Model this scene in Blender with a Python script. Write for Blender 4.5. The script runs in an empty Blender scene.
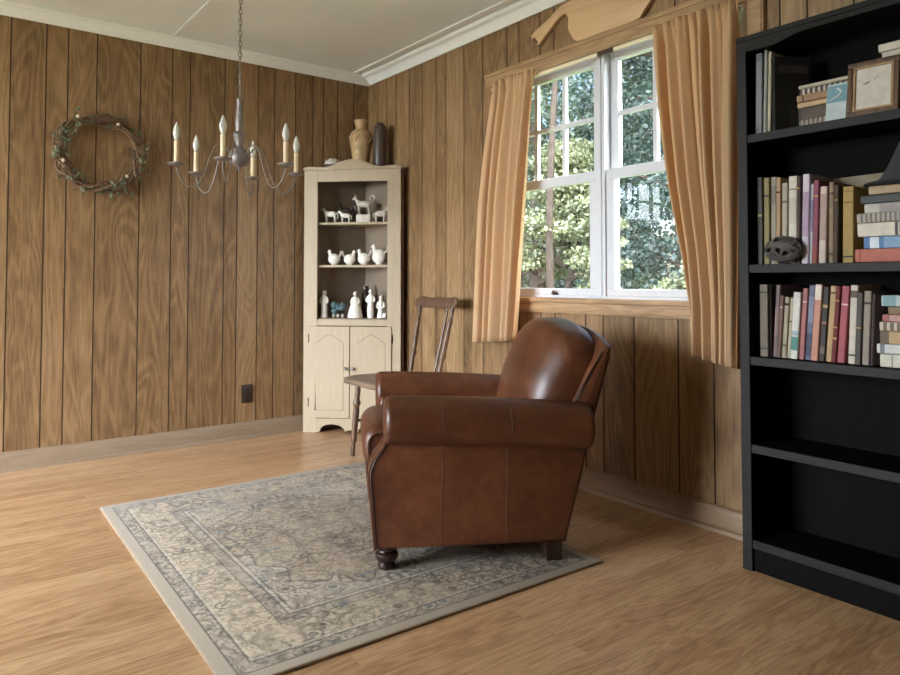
import bpy, bmesh, math, random
from mathutils import Vector, Matrix, noise as mnoise

S = bpy.context.scene
COL = S.collection
PI = math.pi
R = math.radians
rng = random.Random(7)

# ------------------------------------------------------------------ helpers
def lin(c):
    out = []
    for v in c[:3]:
        v = v / 255.0
        out.append(v / 12.92 if v <= 0.04045 else ((v + 0.055) / 1.055) ** 2.4)
    return (*out, 1.0)

class MB:
    """collects geometry for ONE mesh object"""
    def __init__(s):
        s.v, s.f, s.m, s.uv, s.rnd = [], [], [], {}, {}
    def add(s, verts, faces, mat=0):
        o = len(s.v)
        s.v += [Vector(p) for p in verts]
        for f in faces:
            s.f.append([o + i for i in f]); s.m.append(mat)
        return o
    def quad(s, pts, mat=0, uv=None, rnd=None):
        s.add(pts, [list(range(len(pts)))], mat)
        k = len(s.f) - 1
        if uv: s.uv[k] = uv
        if rnd is not None: s.rnd[k] = rnd
    def box(s, a, b, mat=0, M=None):
        x0, y0, z0 = a; x1, y1, z1 = b
        P = [(x, y, z) for x in (x0, x1) for y in (y0, y1) for z in (z0, z1)]
        if M is not None: P = [M @ Vector(p) for p in P]
        s.add(P, [(0, 1, 3, 2), (4, 6, 7, 5), (0, 4, 5, 1), (2, 3, 7, 6), (0, 2, 6, 4), (1, 5, 7, 3)], mat)
    def tube(s, pts, rad, n=8, closed=False, mat=0, flat=1.0):
        pts = [Vector(p) for p in pts]; N = len(pts)
        rr = rad if isinstance(rad, (list, tuple)) else [rad] * N
        up = None; rings = []
        for i, p in enumerate(pts):
            a = pts[(i - 1) % N] if (closed or i > 0) else p
            b = pts[(i + 1) % N] if (closed or i < N - 1) else p
            t = (b - a).normalized()
            if up is None:
                up = Vector((0, 0, 1)) if abs(t.z) < 0.9 else Vector((1, 0, 0))
            x = up - t * up.dot(t)
            if x.length < 1e-6: x = t.orthogonal()
            x.normalize(); y = t.cross(x); up = x
            rings.append([p + (x * math.cos(2 * PI * k / n) * flat + y * math.sin(2 * PI * k / n)) * rr[i] for k in range(n)])
        V = [q for r in rings for q in r]; F = []
        for i in range(N if closed else N - 1):
            for k in range(n):
                a, b = i * n + k, i * n + (k + 1) % n
                j = ((i + 1) % N) * n
                F.append((a, b, j + (k + 1) % n, j + k))
        if not closed:
            F.append(tuple(range(n))); F.append(tuple((N - 1) * n + k for k in range(n)))
        s.add(V, F, mat)
    def lathe(s, prof, n=20, M=None, mat=0):
        V, F = [], []
        for r, z in prof:
            for k in range(n):
                a = 2 * PI * k / n
                V.append(Vector((r * math.cos(a), r * math.sin(a), z)))
        for i in range(len(prof) - 1):
            for k in range(n):
                F.append((i * n + k, i * n + (k + 1) % n, (i + 1) * n + (k + 1) % n, (i + 1) * n + k))
        F.append(tuple(range(n))); F.append(tuple((len(prof) - 1) * n + k for k in range(n)))
        if M is not None: V = [M @ p for p in V]
        s.add(V, F, mat)
    def ball(s, c, r, n=10, m=7, mat=0, M=None):
        c = Vector(c); rx, ry, rz = r if isinstance(r, (tuple, list)) else (r, r, r)
        V, F = [], []
        for i in range(m + 1):
            t = PI * i / m
            rad = max(math.sin(t), 0.02)
            for k in range(n):
                a = 2 * PI * k / n
                q = Vector((rx * rad * math.cos(a), ry * rad * math.sin(a), rz * math.cos(t)))
                if M is not None: q = M @ q
                V.append(c + q)
        for i in range(m):
            for k in range(n):
                F.append((i * n + k, i * n + (k + 1) % n, (i + 1) * n + (k + 1) % n, (i + 1) * n + k))
        F.append(tuple(range(n))); F.append(tuple(m * n + k for k in range(n)))
        s.add(V, F, mat)
    def rext(s, prof, a, b, r, f, steps=4, mid=1, mat=0, deform=None, shrink=None):
        """extrude closed profile (u,v) from t=a to t=b with rounded ends; f(u,v,t) -> xyz"""
        n = len(prof)
        area = sum(prof[i][0] * prof[(i + 1) % n][1] - prof[(i + 1) % n][0] * prof[i][1] for i in range(n))
        if area < 0: prof = prof[::-1]
        nor = []
        for i in range(n):
            p0, p1, p2 = Vector(prof[i - 1]), Vector(prof[i]), Vector(prof[(i + 1) % n])
            e1, e2 = (p1 - p0).normalized(), (p2 - p1).normalized()
            n1, n2 = Vector((e1.y, -e1.x)), Vector((e2.y, -e2.x))
            h = n1 + n2
            h = h / max(h.length_squared / 2, 0.35) if h.length > 1e-6 else n1
            nor.append(h)
        st = []
        for k in range(steps + 1):
            th = PI / 2 * k / steps
            st.append((r * (1 - math.sin(th)), a + r * (1 - math.cos(th))))
        m2 = [(i_, b - (t_ - a)) for i_, t_ in reversed(st)]
        inner = [(0, st[-1][1] + (m2[0][1] - st[-1][1]) * k / mid) for k in range(1, mid)]
        st = st + inner + m2
        V, F = [], []
        for ins, t in st:
            for i in range(n):
                if shrink: q = Vector(shrink) + (Vector(prof[i]) - Vector(shrink)) * max(.05, (max(1 - ins / r, 0)) ** .38)
                else: q = Vector(prof[i]) - nor[i] * ins
                u, v, tt = q.x, q.y, t
                if deform: u, v, tt = deform(u, v, tt)
                V.append(Vector(f(u, v, tt)))
        for j in range(len(st) - 1):
            for i in range(n):
                F.append((j * n + i, j * n + (i + 1) % n, (j + 1) * n + (i + 1) % n, (j + 1) * n + i))
        F.append(tuple(range(n))); F.append(tuple((len(st) - 1) * n + i for i in range(n)))
        s.add(V, F, mat)
    def rbox(s, a, b, r, mat=0, k=3):
        """box with rounded vertical edges and rounded ends (along z)"""
        x0, y0, z0 = a; x1, y1, z1 = b
        prof = rrect(x0, y0, x1, y1, r, k)
        s.rext(prof, z0, z1, r * 0.98, lambda u, v, t: (u, v, t), steps=k, mat=mat)
    def build(s, name, mats, parent=None, smooth=True, angle=40, bevel=0.0, seg=2, sub=0, solid=0.0, loc=None, rot=None):
        me = bpy.data.meshes.new(name)
        me.from_pydata([tuple(p) for p in s.v], [], s.f)
        if not isinstance(mats, (list, tuple)): mats = [mats]
        for m in mats: me.materials.append(m)
        me.polygons.foreach_set('material_index', s.m)
        if s.uv:
            uvl = me.uv_layers.new(name='UVMap')
            at = me.attributes.new('rnd', 'FLOAT', 'FACE')
            for k, p in enumerate(me.polygons):
                if k in s.uv:
                    for li, w in zip(p.loop_indices, s.uv[k]): uvl.data[li].uv = w
                if k in s.rnd: at.data[k].value = s.rnd[k]
        else:
            bm = bmesh.new(); bm.from_mesh(me)
            bmesh.ops.recalc_face_normals(bm, faces=bm.faces)
            bm.to_mesh(me); bm.free()
        if smooth:
            me.shade_smooth()
            me.set_sharp_from_angle(angle=R(angle))
        o = bpy.data.objects.new(name, me); COL.objects.link(o)
        if parent: o.parent = parent
        if loc: o.location = loc
        if rot: o.rotation_euler = rot
        if solid:
            md = o.modifiers.new('solid', 'SOLIDIFY'); md.thickness = solid; md.offset = 0
        if bevel:
            md = o.modifiers.new('bevel', 'BEVEL'); md.width = bevel; md.segments = seg
            md.limit_method = 'ANGLE'; md.angle_limit = R(45)
        if sub:
            md = o.modifiers.new('sub', 'SUBSURF'); md.levels = sub; md.render_levels = sub
        return o

def rrect(x0, y0, x1, y1, r, k=4):
    out = []
    for cx, cy, a0 in ((x1 - r, y1 - r, 0), (x0 + r, y1 - r, 90), (x0 + r, y0 + r, 180), (x1 - r, y0 + r, 270)):
        for i in range(k + 1):
            a = R(a0 + 90 * i / k)
            out.append((cx + r * math.cos(a), cy + r * math.sin(a)))
    return out

def circ(cx, cy, rx, ry=None, n=24):
    ry = ry or rx
    return [(cx + rx * math.cos(2 * PI * k / n), cy + ry * math.sin(2 * PI * k / n)) for k in range(n)]

def spline(pts, n=8, closed=False):
    P = [Vector(p) for p in pts]; N = len(P); out = []
    for i in range(N if closed else N - 1):
        if closed:
            a, b, c, d = P[i - 1], P[i], P[(i + 1) % N], P[(i + 2) % N]
        else:
            a, b, c, d = P[max(i - 1, 0)], P[i], P[i + 1], P[min(i + 2, N - 1)]
        for k in range(n):
            t = k / n
            out.append(0.5 * ((2 * b) + (c - a) * t + (2 * a - 5 * b + 4 * c - d) * t * t + (3 * b - a - 3 * c + d) * t ** 3))
    if not closed: out.append(P[-1].copy())
    return out

def empty(name, loc=(0, 0, 0), rz=0.0):
    o = bpy.data.objects.new(name, None); COL.objects.link(o)
    o.empty_display_size = 0.1
    o.location = loc; o.rotation_euler = (0, 0, rz)
    return o

def tag(o, label=None, cat=None, group=None, kind=None):
    if label: o['label'] = label
    if cat: o['category'] = cat
    if group: o['group'] = group
    if kind: o['kind'] = kind
    return o

def copy_tree(o, parent=None):
    c = o.copy(); COL.objects.link(c)
    if parent: c.parent = parent
    for ch in list(o.children): copy_tree(ch, c)
    return c

# ------------------------------------------------------------------ materials
class NT:
    def __init__(s, name):
        s.m = bpy.data.materials.new(name); s.m.use_nodes = True
        s.t = s.m.node_tree; s.t.nodes.clear()
        s.out = s.n('ShaderNodeOutputMaterial')
    def n(s, typ, **kw):
        nd = s.t.nodes.new(typ)
        for k, v in kw.items():
            if k.startswith('i_'):
                key = k[2:]
                key = int(key) if key.isdigit() else key.replace('_', ' ')
                nd.inputs[key].default_value = v
            else: setattr(nd, k, v)
        return nd
    def l(s, a, b): s.t.links.new(a, b)
    def math(s, op, a, b=None, c=None, clamp=False):
        nd = s.n('ShaderNodeMath', operation=op); nd.use_clamp = clamp
        for i, v in enumerate((a, b, c)):
            if v is None: continue
            if isinstance(v, (int, float)): nd.inputs[i].default_value = v
            else: s.l(v, nd.inputs[i])
        return nd.outputs[0]
    def mix(s, fac, a, b, blend='MIX'):
        nd = s.n('ShaderNodeMix', data_type='RGBA', blend_type=blend)
        for i, v in ((0, fac), (6, a), (7, b)):
            if isinstance(v, (int, float)): nd.inputs[i].default_value = v
            elif isinstance(v, (tuple, list)): nd.inputs[i].default_value = v
            else: s.l(v, nd.inputs[i])
        return nd.outputs[2]
    def ramp(s, fac, stops, interp='LINEAR'):
        nd = s.n('ShaderNodeValToRGB'); cr = nd.color_ramp; cr.interpolation = interp
        while len(cr.elements) < len(stops): cr.elements.new(0.5)
        for e, (p, c) in zip(cr.elements, stops):
            e.position = p; e.color = c if len(c) == 4 else (*c, 1)
        s.l(fac, nd.inputs[0]); return nd.outputs[0]
    def noise(s, vec, scale, detail=3, rough=0.55, dist=0.0):
        nd = s.n('ShaderNodeTexNoise'); nd.inputs['Scale'].default_value = scale
        nd.inputs['Detail'].default_value = detail; nd.inputs['Roughness'].default_value = rough
        nd.inputs['Distortion'].default_value = dist
        if vec is not None: s.l(vec, nd.inputs['Vector'])
        return nd.outputs['Fac']
    def mapping(s, vec, scale=(1, 1, 1), loc=(0, 0, 0), rot=(0, 0, 0)):
        nd = s.n('ShaderNodeMapping'); nd.inputs['Scale'].default_value = scale
        nd.inputs['Location'].default_value = loc; nd.inputs['Rotation'].default_value = rot
        s.l(vec, nd.inputs['Vector']); return nd.outputs[0]
    def bsdf(s, col, rough=0.5, spec=0.5, metal=0.0, bump=None, bstr=0.2, bdist=0.002, coat=0.0, sheen=0.0):
        b = s.n('ShaderNodeBsdfPrincipled')
        if isinstance(col, (tuple, list)): b.inputs['Base Color'].default_value = col
        else: s.l(col, b.inputs['Base Color'])
        if isinstance(rough, (int, float)): b.inputs['Roughness'].default_value = rough
        else: s.l(rough, b.inputs['Roughness'])
        b.inputs['Specular IOR Level'].default_value = spec
        b.inputs['Metallic'].default_value = metal
        b.inputs['Coat Weight'].default_value = coat
        b.inputs['Sheen Weight'].default_value = sheen
        if bump is not None:
            bn = s.n('ShaderNodeBump'); bn.inputs['Strength'].default_value = bstr; bn.inputs['Distance'].default_value = bdist
            s.l(bump, bn.inputs['Height']); s.l(bn.outputs[0], b.inputs['Normal'])
        s.l(b.outputs[0], s.out.inputs[0]); return b

def rgb_sc(c, k): return (c[0] * k, c[1] * k, c[2] * k, 1)

def simple(name, c, rough=0.5, spec=0.4, metal=0.0, var=0.12, scale=25.0, bump=0.0):
    t = NT(name); c = lin(c)
    tc = t.n('ShaderNodeTexCoord')
    nz = t.noise(tc.outputs['Object'], scale, 4)
    col = t.ramp(nz, [(0.3, rgb_sc(c, 1 - var)), (0.7, rgb_sc(c, 1 + var))])
    t.bsdf(col, rough, spec, metal, bump=nz if bump else None, bstr=bump)
    return t.m

def wood_mat(name, dark, light, axis='Z', rough=0.4, spec=0.4, sc=1.0, contrast=1.0):
    t = NT(name); tc = t.n('ShaderNodeTexCoord')
    scl = {'X': (0.08, 1, 1), 'Y': (1, 0.08, 1), 'Z': (1, 1, 0.08)}[axis]
    v = t.mapping(tc.outputs['Object'], tuple(k * sc for k in scl))
    a = t.noise(v, 9, 3, 0.5, 0.6)
    b = t.noise(v, 90, 3, 0.6)
    r = t.math('FRACT', t.math('MULTIPLY', a, 9.0))
    r = t.math('ABSOLUTE', t.math('SUBTRACT', r, 0.5))
    f = t.math('ADD', t.math('MULTIPLY', r, 0.9 * contrast), t.math('MULTIPLY', b, 0.6))
    col = t.ramp(f, [(0.15, lin(dark)), (0.75, lin(light))])
    t.bsdf(col, rough, spec, bump=b, bstr=0.05)
    return t.m

def panel_mat(name, dark, mid, light, rough=0.42):
    """walnut-look wall panelling; UV = (along wall, height), face attribute rnd per plank"""
    t = NT(name)
    uv = t.n('ShaderNodeUVMap'); at = t.n('ShaderNodeAttribute', attribute_name='rnd')
    sep = t.n('ShaderNodeSeparateXYZ'); t.l(uv.outputs[0], sep.inputs[0])
    cb = t.n('ShaderNodeCombineXYZ')
    t.l(sep.outputs[0], cb.inputs[0])
    t.l(t.math('MULTIPLY', sep.outputs[1], 0.16), cb.inputs[1])
    t.l(t.math('MULTIPLY', at.outputs['Fac'], 23.0), cb.inputs[2])
    v = cb.outputs[0]
    n1 = t.noise(v, 4.0, 2, 0.5, 0.5)
    r = t.math('SINE', t.math('MULTIPLY', n1, 120.0))
    r = t.math('MULTIPLY_ADD', r, 0.5, 0.5)
    r = t.math('POWER', r, 1.6)
    v2 = t.mapping(v, (1, 0.35, 1))
    n2 = t.noise(v2, 120.0, 4, 0.65)
    n3 = t.noise(v2, 22.0, 3, 0.6)
    v3 = t.mapping(v, (1, 6.0, 1))
    n4 = t.noise(v3, 9.0, 4, 0.6, 0.5)
    f = t.math('ADD', t.math('MULTIPLY', r, 0.12), t.math('MULTIPLY', n2, 0.56))
    f = t.math('ADD', f, t.math('MULTIPLY', n3, 0.27))
    f = t.math('ADD', f, t.math('MULTIPLY', n4, 0.17))
    f = t.math('ADD', f, t.math('MULTIPLY_ADD', at.outputs['Fac'], 0.16, -0.16))
    col = t.ramp(f, [(0.25, lin(dark)), (0.5, lin(mid)), (0.78, lin(light))])
    t.bsdf(col, rough, 0.4, bump=n2, bstr=0.06, bdist=0.001)
    return t.m

M = {}
M['panel'] = panel_mat('wood_panelling', (98, 73, 48), (138, 108, 75), (168, 138, 104))
M['groove'] = simple('panel_groove', (62, 46, 33), 0.7, 0.2)
M['trim_wood'] = wood_mat('casing_wood', (140, 108, 76), (176, 142, 106), 'Y', 0.45)
M['base_wood'] = wood_mat('baseboard_wood', (122, 97, 73), (150, 122, 94), 'Y', 0.45, contrast=0.5)
M['white_paint'] = simple('white_paint', (203, 203, 209), 0.4, 0.4, var=0.02)
M['ceiling'] = simple('ceiling_paint', (229, 236, 243), 0.9, 0.1, var=0.03, scale=1.5)
M['crown'] = simple('crown_paint', (236, 237, 237), 0.6, 0.3, var=0.02)
M['plain_wall'] = simple('plain_wall_paint', (196, 186, 170), 0.8, 0.2, var=0.03)
M['cream'] = wood_mat('cream_paint', (158, 140, 115), (174, 156, 130), 'Z', 0.5, contrast=0.3)
M['cab_inside'] = simple('cabinet_interior_paint', (128, 113, 98), 0.7, 0.2, var=0.08, scale=6)
M['porcelain'] = simple('porcelain', (225, 218, 208), 0.25, 0.5, var=0.06, scale=40)
M['porcelain_dull'] = simple('bisque_porcelain', (188, 178, 165), 0.4, 0.4, var=0.15, scale=45)
M['dark_brown'] = simple('dark_brown_glaze', (52, 38, 32), 0.4, 0.4)
M['teal'] = simple('teal_glaze', (74, 98, 104), 0.35, 0.5, var=0.3, scale=50)
M['pewter'] = simple('pewter', (128, 120, 118), 0.45, 0.5, metal=0.45, var=0.2)
M['iron'] = simple('chandelier_wire', (124, 114, 104), 0.5, 0.5, metal=0.5)
M['candle'] = simple('candle_sleeve', (214, 192, 158), 0.5, 0.3, var=0.06)
M['black_wood'] = wood_mat('black_stained_wood', (10, 8, 7), (15, 13, 11), 'Z', 0.65, 0.05)
M['black_edge'] = wood_mat('black_edge_wood', (25, 23, 22), (35, 32, 31), 'Y', 0.48, 0.15)
M['old_wood'] = wood_mat('worn_chair_wood', (66, 46, 34), (104, 78, 60), 'Z', 0.35, 0.5)
M['old_wood_x'] = wood_mat('worn_seat_wood', (78, 62, 50), (124, 104, 86), 'Y', 0.4, 0.5)
M['leg_wood'] = wood_mat('dark_leg_wood', (26, 15, 11), (44, 27, 20), 'Z', 0.3, 0.5)
M['plate'] = simple('outlet_plate', (44, 34, 27), 0.35, 0.5)
M['slot'] = simple('outlet_slot', (14, 12, 11), 0.5)
M['plaque'] = wood_mat('plaque_wood', (192, 156, 116), (212, 178, 140), 'Y', 0.5, 0.3, sc=0.5, contrast=0.6)
M['pages'] = simple('book_pages', (214, 200, 174), 0.8, 0.1, var=0.1, scale=60)
M['rod'] = simple('curtain_rod_enamel', (232, 218, 188), 0.35, 0.5, var=0.03)
M['latch'] = simple('latch_metal', (70, 58, 48), 0.4, 0.5, metal=0.6)
M['vase'] = simple('vase_stoneware', (168, 138, 100), 0.55, 0.4, var=0.35, scale=28, bump=0.3)
M['bottle'] = simple('bottle_glaze', (72, 60, 54), 0.3, 0.5, var=0.15)
M['stone'] = simple('grey_stone', (74, 69, 65), 0.6, 0.4, var=0.35, scale=30, bump=0.4)

def leather():
    t = NT('brown_leather'); tc = t.n('ShaderNodeTexCoord')
    o = tc.outputs['Object']
    a = t.noise(o, 4.0, 4, 0.6); b = t.noise(o, 28.0, 4, 0.6)
    f = t.math('ADD', t.math('MULTIPLY', a, 0.65), t.math('MULTIPLY', b, 0.35))
    col = t.ramp(f, [(0.3, lin((58, 29, 15))), (0.5, lin((82, 44, 25))), (0.72, lin((110, 65, 40)))])
    vo = t.n('ShaderNodeTexVoronoi', feature='DISTANCE_TO_EDGE'); vo.inputs['Scale'].default_value = 220
    t.l(o, vo.inputs['Vector'])
    h = t.math('ADD', t.math('MULTIPLY', vo.outputs[0], 0.5), t.math('MULTIPLY', t.noise(o, 14, 3), 1.4))
    ro = t.math('MULTIPLY_ADD', b, 0.22, 0.26)
    t.bsdf(col, ro, 0.5, bump=h, bstr=0.12, bdist=0.004)
    return t.m
M['leather'] = leather()
M['leather_seam'] = simple('leather_piping', (84, 51, 34), 0.4, 0.5)

def floor_mat():
    t = NT('laminate_floor'); tc = t.n('ShaderNodeTexCoord'); o = tc.outputs['Object']
    br = t.n('ShaderNodeTexBrick'); br.offset = 0.37; br.offset_frequency = 2
    br.inputs['Color1'].default_value = (0, 0, 0, 1); br.inputs['Color2'].default_value = (1, 1, 1, 1)
    br.inputs['Mortar'].default_value = (0.5, 0.5, 0.5, 1)
    for k, v in (('Scale', 1.0), ('Mortar Size', 0.0009), ('Brick Width', 0.82), ('Row Height', 0.064), ('Bias', 0.0)):
        br.inputs[k].default_value = v
    t.l(o, br.inputs['Vector'])
    cell = t.n('ShaderNodeSeparateColor'); t.l(br.outputs['Color'], cell.inputs[0])
    ad = t.n('ShaderNodeVectorMath', operation='ADD'); cb = t.n('ShaderNodeCombineXYZ')
    t.l(t.math('MULTIPLY', cell.outputs[0], 9.0), cb.inputs[2])
    t.l(o, ad.inputs[0]); t.l(cb.outputs[0], ad.inputs[1])
    v = t.mapping(ad.outputs[0], (0.12, 1, 1))
    a = t.noise(v, 16, 3, 0.5, 0.7); r = t.math('FRACT', t.math('MULTIPLY', a, 7.0))
    r = t.math('ABSOLUTE', t.math('SUBTRACT', r, 0.5))
    b = t.noise(v, 130, 3, 0.6)
    f = t.math('ADD', t.math('MULTIPLY', r, 0.58), t.math('MULTIPLY', b, 0.42))
    f = t.math('ADD', f, t.math('MULTIPLY', cell.outputs[0], 0.22))
    col = t.ramp(f, [(0.18, lin((150, 111, 77))), (0.5, lin((187, 149, 113))), (0.85, lin((211, 176, 139)))])
    col = t.mix(t.math('MULTIPLY', br.outputs['Fac'], 0.5), col, lin((120, 84, 56)))
    t.bsdf(col, t.math('MULTIPLY_ADD', b, 0.08, 0.27), 0.5, bump=b, bstr=0.03, bdist=0.001)
    return t.m
M['floor'] = floor_mat()

def rug_mat(hx, hy):
    t = NT('oriental_rug'); tc = t.n('ShaderNodeTexCoord'); o = tc.outputs['Object']
    sp = t.n('ShaderNodeSeparateXYZ'); t.l(o, sp.inputs[0])
    ax = t.math('ABSOLUTE', sp.outputs[0]); ay = t.math('ABSOLUTE', sp.outputs[1])
    d = t.math('MINIMUM', t.math('SUBTRACT', hx, ax), t.math('SUBTRACT', hy, ay))
    cb = t.n('ShaderNodeCombineXYZ'); t.l(ax, cb.inputs[0]); t.l(ay, cb.inputs[1])
    mv = cb.outputs[0]
    def band(a, b):   # 1 inside a..b
        return t.math('MULTIPLY', t.math('GREATER_THAN', d, a), t.math('LESS_THAN', d, b))
    def line(n, w):   # thin contour of a noise value
        q = t.math('ABSOLUTE', t.math('SUBTRACT', n, 0.5))
        return t.math('SUBTRACT', 1.0, t.math('DIVIDE', q, w), clamp=True)
    n1 = t.noise(mv, 10, 1.5, 0.5, 0.6); n2 = t.noise(mv, 32, 2, 0.5, 0.5)
    l1 = line(n1, 0.06); l2 = line(n2, 0.09)
    vo = t.n('ShaderNodeTexVoronoi'); vo.inputs['Scale'].default_value = 13; t.l(mv, vo.inputs['Vector'])
    fl = t.math('LESS_THAN', vo.outputs['Distance'], 0.20)
    ring = t.math('LESS_THAN', t.math('ABSOLUTE', t.math('SUBTRACT', vo.outputs['Distance'], 0.36)), 0.035)
    vb = t.n('ShaderNodeTexVoronoi'); vb.inputs['Scale'].default_value = 42; t.l(mv, vb.inputs['Vector'])
    dots = t.math('LESS_THAN', vb.outputs['Distance'], 0.24)
    motif = t.math('MAXIMUM', t.math('MAXIMUM', l1, t.math('MULTIPLY', l2, 0.8)), t.math('MAXIMUM', t.math('MULTIPLY', ring, 0.8), t.math('MULTIPLY', dots, 0.8)))
    # medallion and field shading of the dye
    r2 = t.math('SQRT', t.math('ADD', t.math('POWER', t.math('DIVIDE', ax, hx * 0.62), 2.0), t.math('POWER', t.math('DIVIDE', ay, hy * 0.66), 2.0)))
    r2 = t.math('ADD', r2, t.math('MULTIPLY', t.math('SUBTRACT', n1, 0.5), 0.7))
    med = t.math('LESS_THAN', r2, 0.86)
    medline = t.math('LESS_THAN', t.math('ABSOLUTE', t.math('SUBTRACT', r2, 0.86)), 0.022)
    wear = t.noise(o, 3.5, 4, 0.6); fine = t.noise(o, 160, 3, 0.7)
    ivory, beige, taupe = lin((200, 190, 177)), lin((180, 161, 139)), lin((178, 164, 147))
    patch = t.ramp(t.noise(o, 2.6, 3, 0.6, 0.4), [(0.35, ivory), (0.62, lin((178, 158, 134)))])
    base = t.mix(t.math('MULTIPLY', med, 0.75), patch, beige)
    border = band(0.092, 0.228)
    base = t.mix(border, base, lin((194, 177, 155)))
    guard = t.math('ADD', band(0.040, 0.086), band(0.232, 0.274))
    base = t.mix(guard, base, taupe)
    base = t.mix(t.math('MULTIPLY', t.math('LESS_THAN', d, 0.040), 1.0), base, lin((166, 152, 136)))
    inb = t.math('GREATER_THAN', d, 0.040)
    fl = t.math('MULTIPLY', fl, inb)
    base = t.mix(t.math('MULTIPLY', fl, 0.75), base, lin((112, 98, 86)))
    vt = t.noise(mv, 6, 2)
    blue = t.math('MULTIPLY', t.math('GREATER_THAN', vt, 0.54), t.math('MAXIMUM', fl, t.math('MULTIPLY', ring, 0.6)))
    base = t.mix(t.math('MULTIPLY', t.math('MULTIPLY', blue, inb), 0.75), base, lin((122, 140, 148)))
    tanp = t.math('MULTIPLY', t.math('LESS_THAN', vt, 0.46), t.math('MULTIPLY', inb, t.math('LESS_THAN', vb.outputs['Distance'], 0.4)))
    base = t.mix(t.math('MULTIPLY', tanp, 0.35), base, lin((176, 148, 118)))
    fade = t.math('MULTIPLY_ADD', wear, 2.2, -0.30, clamp=True)
    brk = t.math('MULTIPLY_ADD', t.noise(mv, 38, 2, 0.6), 3.4, -0.75, clamp=True)
    mf = t.math('MULTIPLY', t.math('MULTIPLY', t.math('MULTIPLY', motif, inb), fade), brk)
    col = t.mix(t.math('MULTIPLY', mf, 1.0), base, lin((58, 49, 43)))
    lines = None
    for a, w in ((0.038, 0.006), (0.083, 0.006), (0.229, 0.005), (0.271, 0.006), (0.292, 0.004)):
        q = band(a, a + w); lines = q if lines is None else t.math('ADD', lines, q)
    lines = t.math('ADD', lines, t.math('MULTIPLY', medline, t.math('GREATER_THAN', d, 0.29)), clamp=True)
    col = t.mix(t.math('MULTIPLY', lines, t.math('MULTIPLY_ADD', wear, 0.7, 0.35, clamp=True)), col, lin((74, 72, 72)))
    light = t.math('ADD', band(0.092, 0.098), band(0.280, 0.288))
    col = t.mix(t.math('MULTIPLY', light, 0.35), col, lin((214, 208, 200)))
    col = t.mix(t.math('MULTIPLY', fine, 0.14), col, lin((206, 198, 188)))
    t.bsdf(col, 0.85, 0.25, bump=fine, bstr=0.35, bdist=0.003, sheen=0.08)
    return t.m

def curtain_mat():
    t = NT('curtain_cloth'); tc = t.n('ShaderNodeTexCoord')
    w = t.noise(t.mapping(tc.outputs['Object'], (1, 1, 0.3)), 260, 2)
    col = t.ramp(w, [(0.3, lin((212, 177, 138))), (0.7, lin((224, 191, 153)))])
    d = t.n('ShaderNodeBsdfDiffuse'); tr = t.n('ShaderNodeBsdfTranslucent'); mx = t.n('ShaderNodeMixShader')
    t.l(col, d.inputs[0]); t.l(col, tr.inputs[0]); mx.inputs[0].default_value = 0.38
    t.l(d.outputs[0], mx.inputs[1]); t.l(tr.outputs[0], mx.inputs[2]); t.l(mx.outputs[0], t.out.inputs[0])
    return t.m
M['curtain'] = curtain_mat()

def glass_mat():
    t = NT('window_glass')
    tr = t.n('ShaderNodeBsdfTransparent'); tr.inputs[0].default_value = (0.95, 0.97, 0.97, 1)
    g = t.n('ShaderNodeBsdfGlossy'); g.inputs['Roughness'].default_value = 0.0
    fr = t.n('ShaderNodeFresnel'); fr.inputs[0].default_value = 1.5
    mx = t.n('ShaderNodeMixShader')
    ge = t.n('ShaderNodeNewGeometry')
    t.l(t.math('MULTIPLY', fr.outputs[0], t.math('SUBTRACT', 1.0, ge.outputs['Backfacing'])), mx.inputs[0])
    t.l(tr.outputs[0], mx.inputs[1]); t.l(g.outputs[0], mx.inputs[2]); t.l(mx.outputs[0], t.out.inputs[0])
    return t.m
M['glass'] = glass_mat()

def bulb_mat():
    t = NT('frosted_bulb_glass')
    b = t.bsdf(lin((225, 222, 214)), 0.15, 0.6)
    b.inputs['Transmission Weight'].default_value = 0.35
    return t.m
M['bulb'] = bulb_mat()

def leaf_mat(name, c1, c2, trans=0.35):
    t = NT(name); tc = t.n('ShaderNodeTexCoord'); oi = t.n('ShaderNodeObjectInfo')
    nz = t.noise(tc.outputs['Object'], 1.3, 4, 0.7)
    col = t.ramp(nz, [(0.3, lin(c1)), (0.68, lin(c2))])
    d = t.n('ShaderNodeBsdfPrincipled'); d.inputs['Roughness'].default_value = 0.45
    tr = t.n('ShaderNodeBsdfTranslucent'); mx = t.n('ShaderNodeMixShader'); mx.inputs[0].default_value = trans
    t.l(col, d.inputs['Base Color']); t.l(col, tr.inputs[0])
    t.l(d.outputs[0], mx.inputs[1]); t.l(tr.outputs[0], mx.inputs[2]); t.l(mx.outputs[0], t.out.inputs[0])
    return t.m
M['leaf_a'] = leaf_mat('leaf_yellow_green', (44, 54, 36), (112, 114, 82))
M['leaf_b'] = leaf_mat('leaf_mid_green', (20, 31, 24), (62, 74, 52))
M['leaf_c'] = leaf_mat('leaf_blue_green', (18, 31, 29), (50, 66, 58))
M['bark'] = simple('bark', (46, 39, 34), 0.9, 0.1, var=0.3, scale=12, bump=0.5)
M['lawn'] = simple('lawn', (88, 104, 58), 0.9, 0.1, var=0.3, scale=3)
M['w_vine'] = simple('wreath_vine', (112, 88, 70), 0.7, 0.2, var=0.25, scale=40)
M['w_leaf'] = simple('wreath_leaf', (96, 98, 76), 0.7, 0.2, var=0.35, scale=30)
M['w_berry'] = simple('wreath_berry', (196, 178, 158), 0.5, 0.3)

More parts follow.
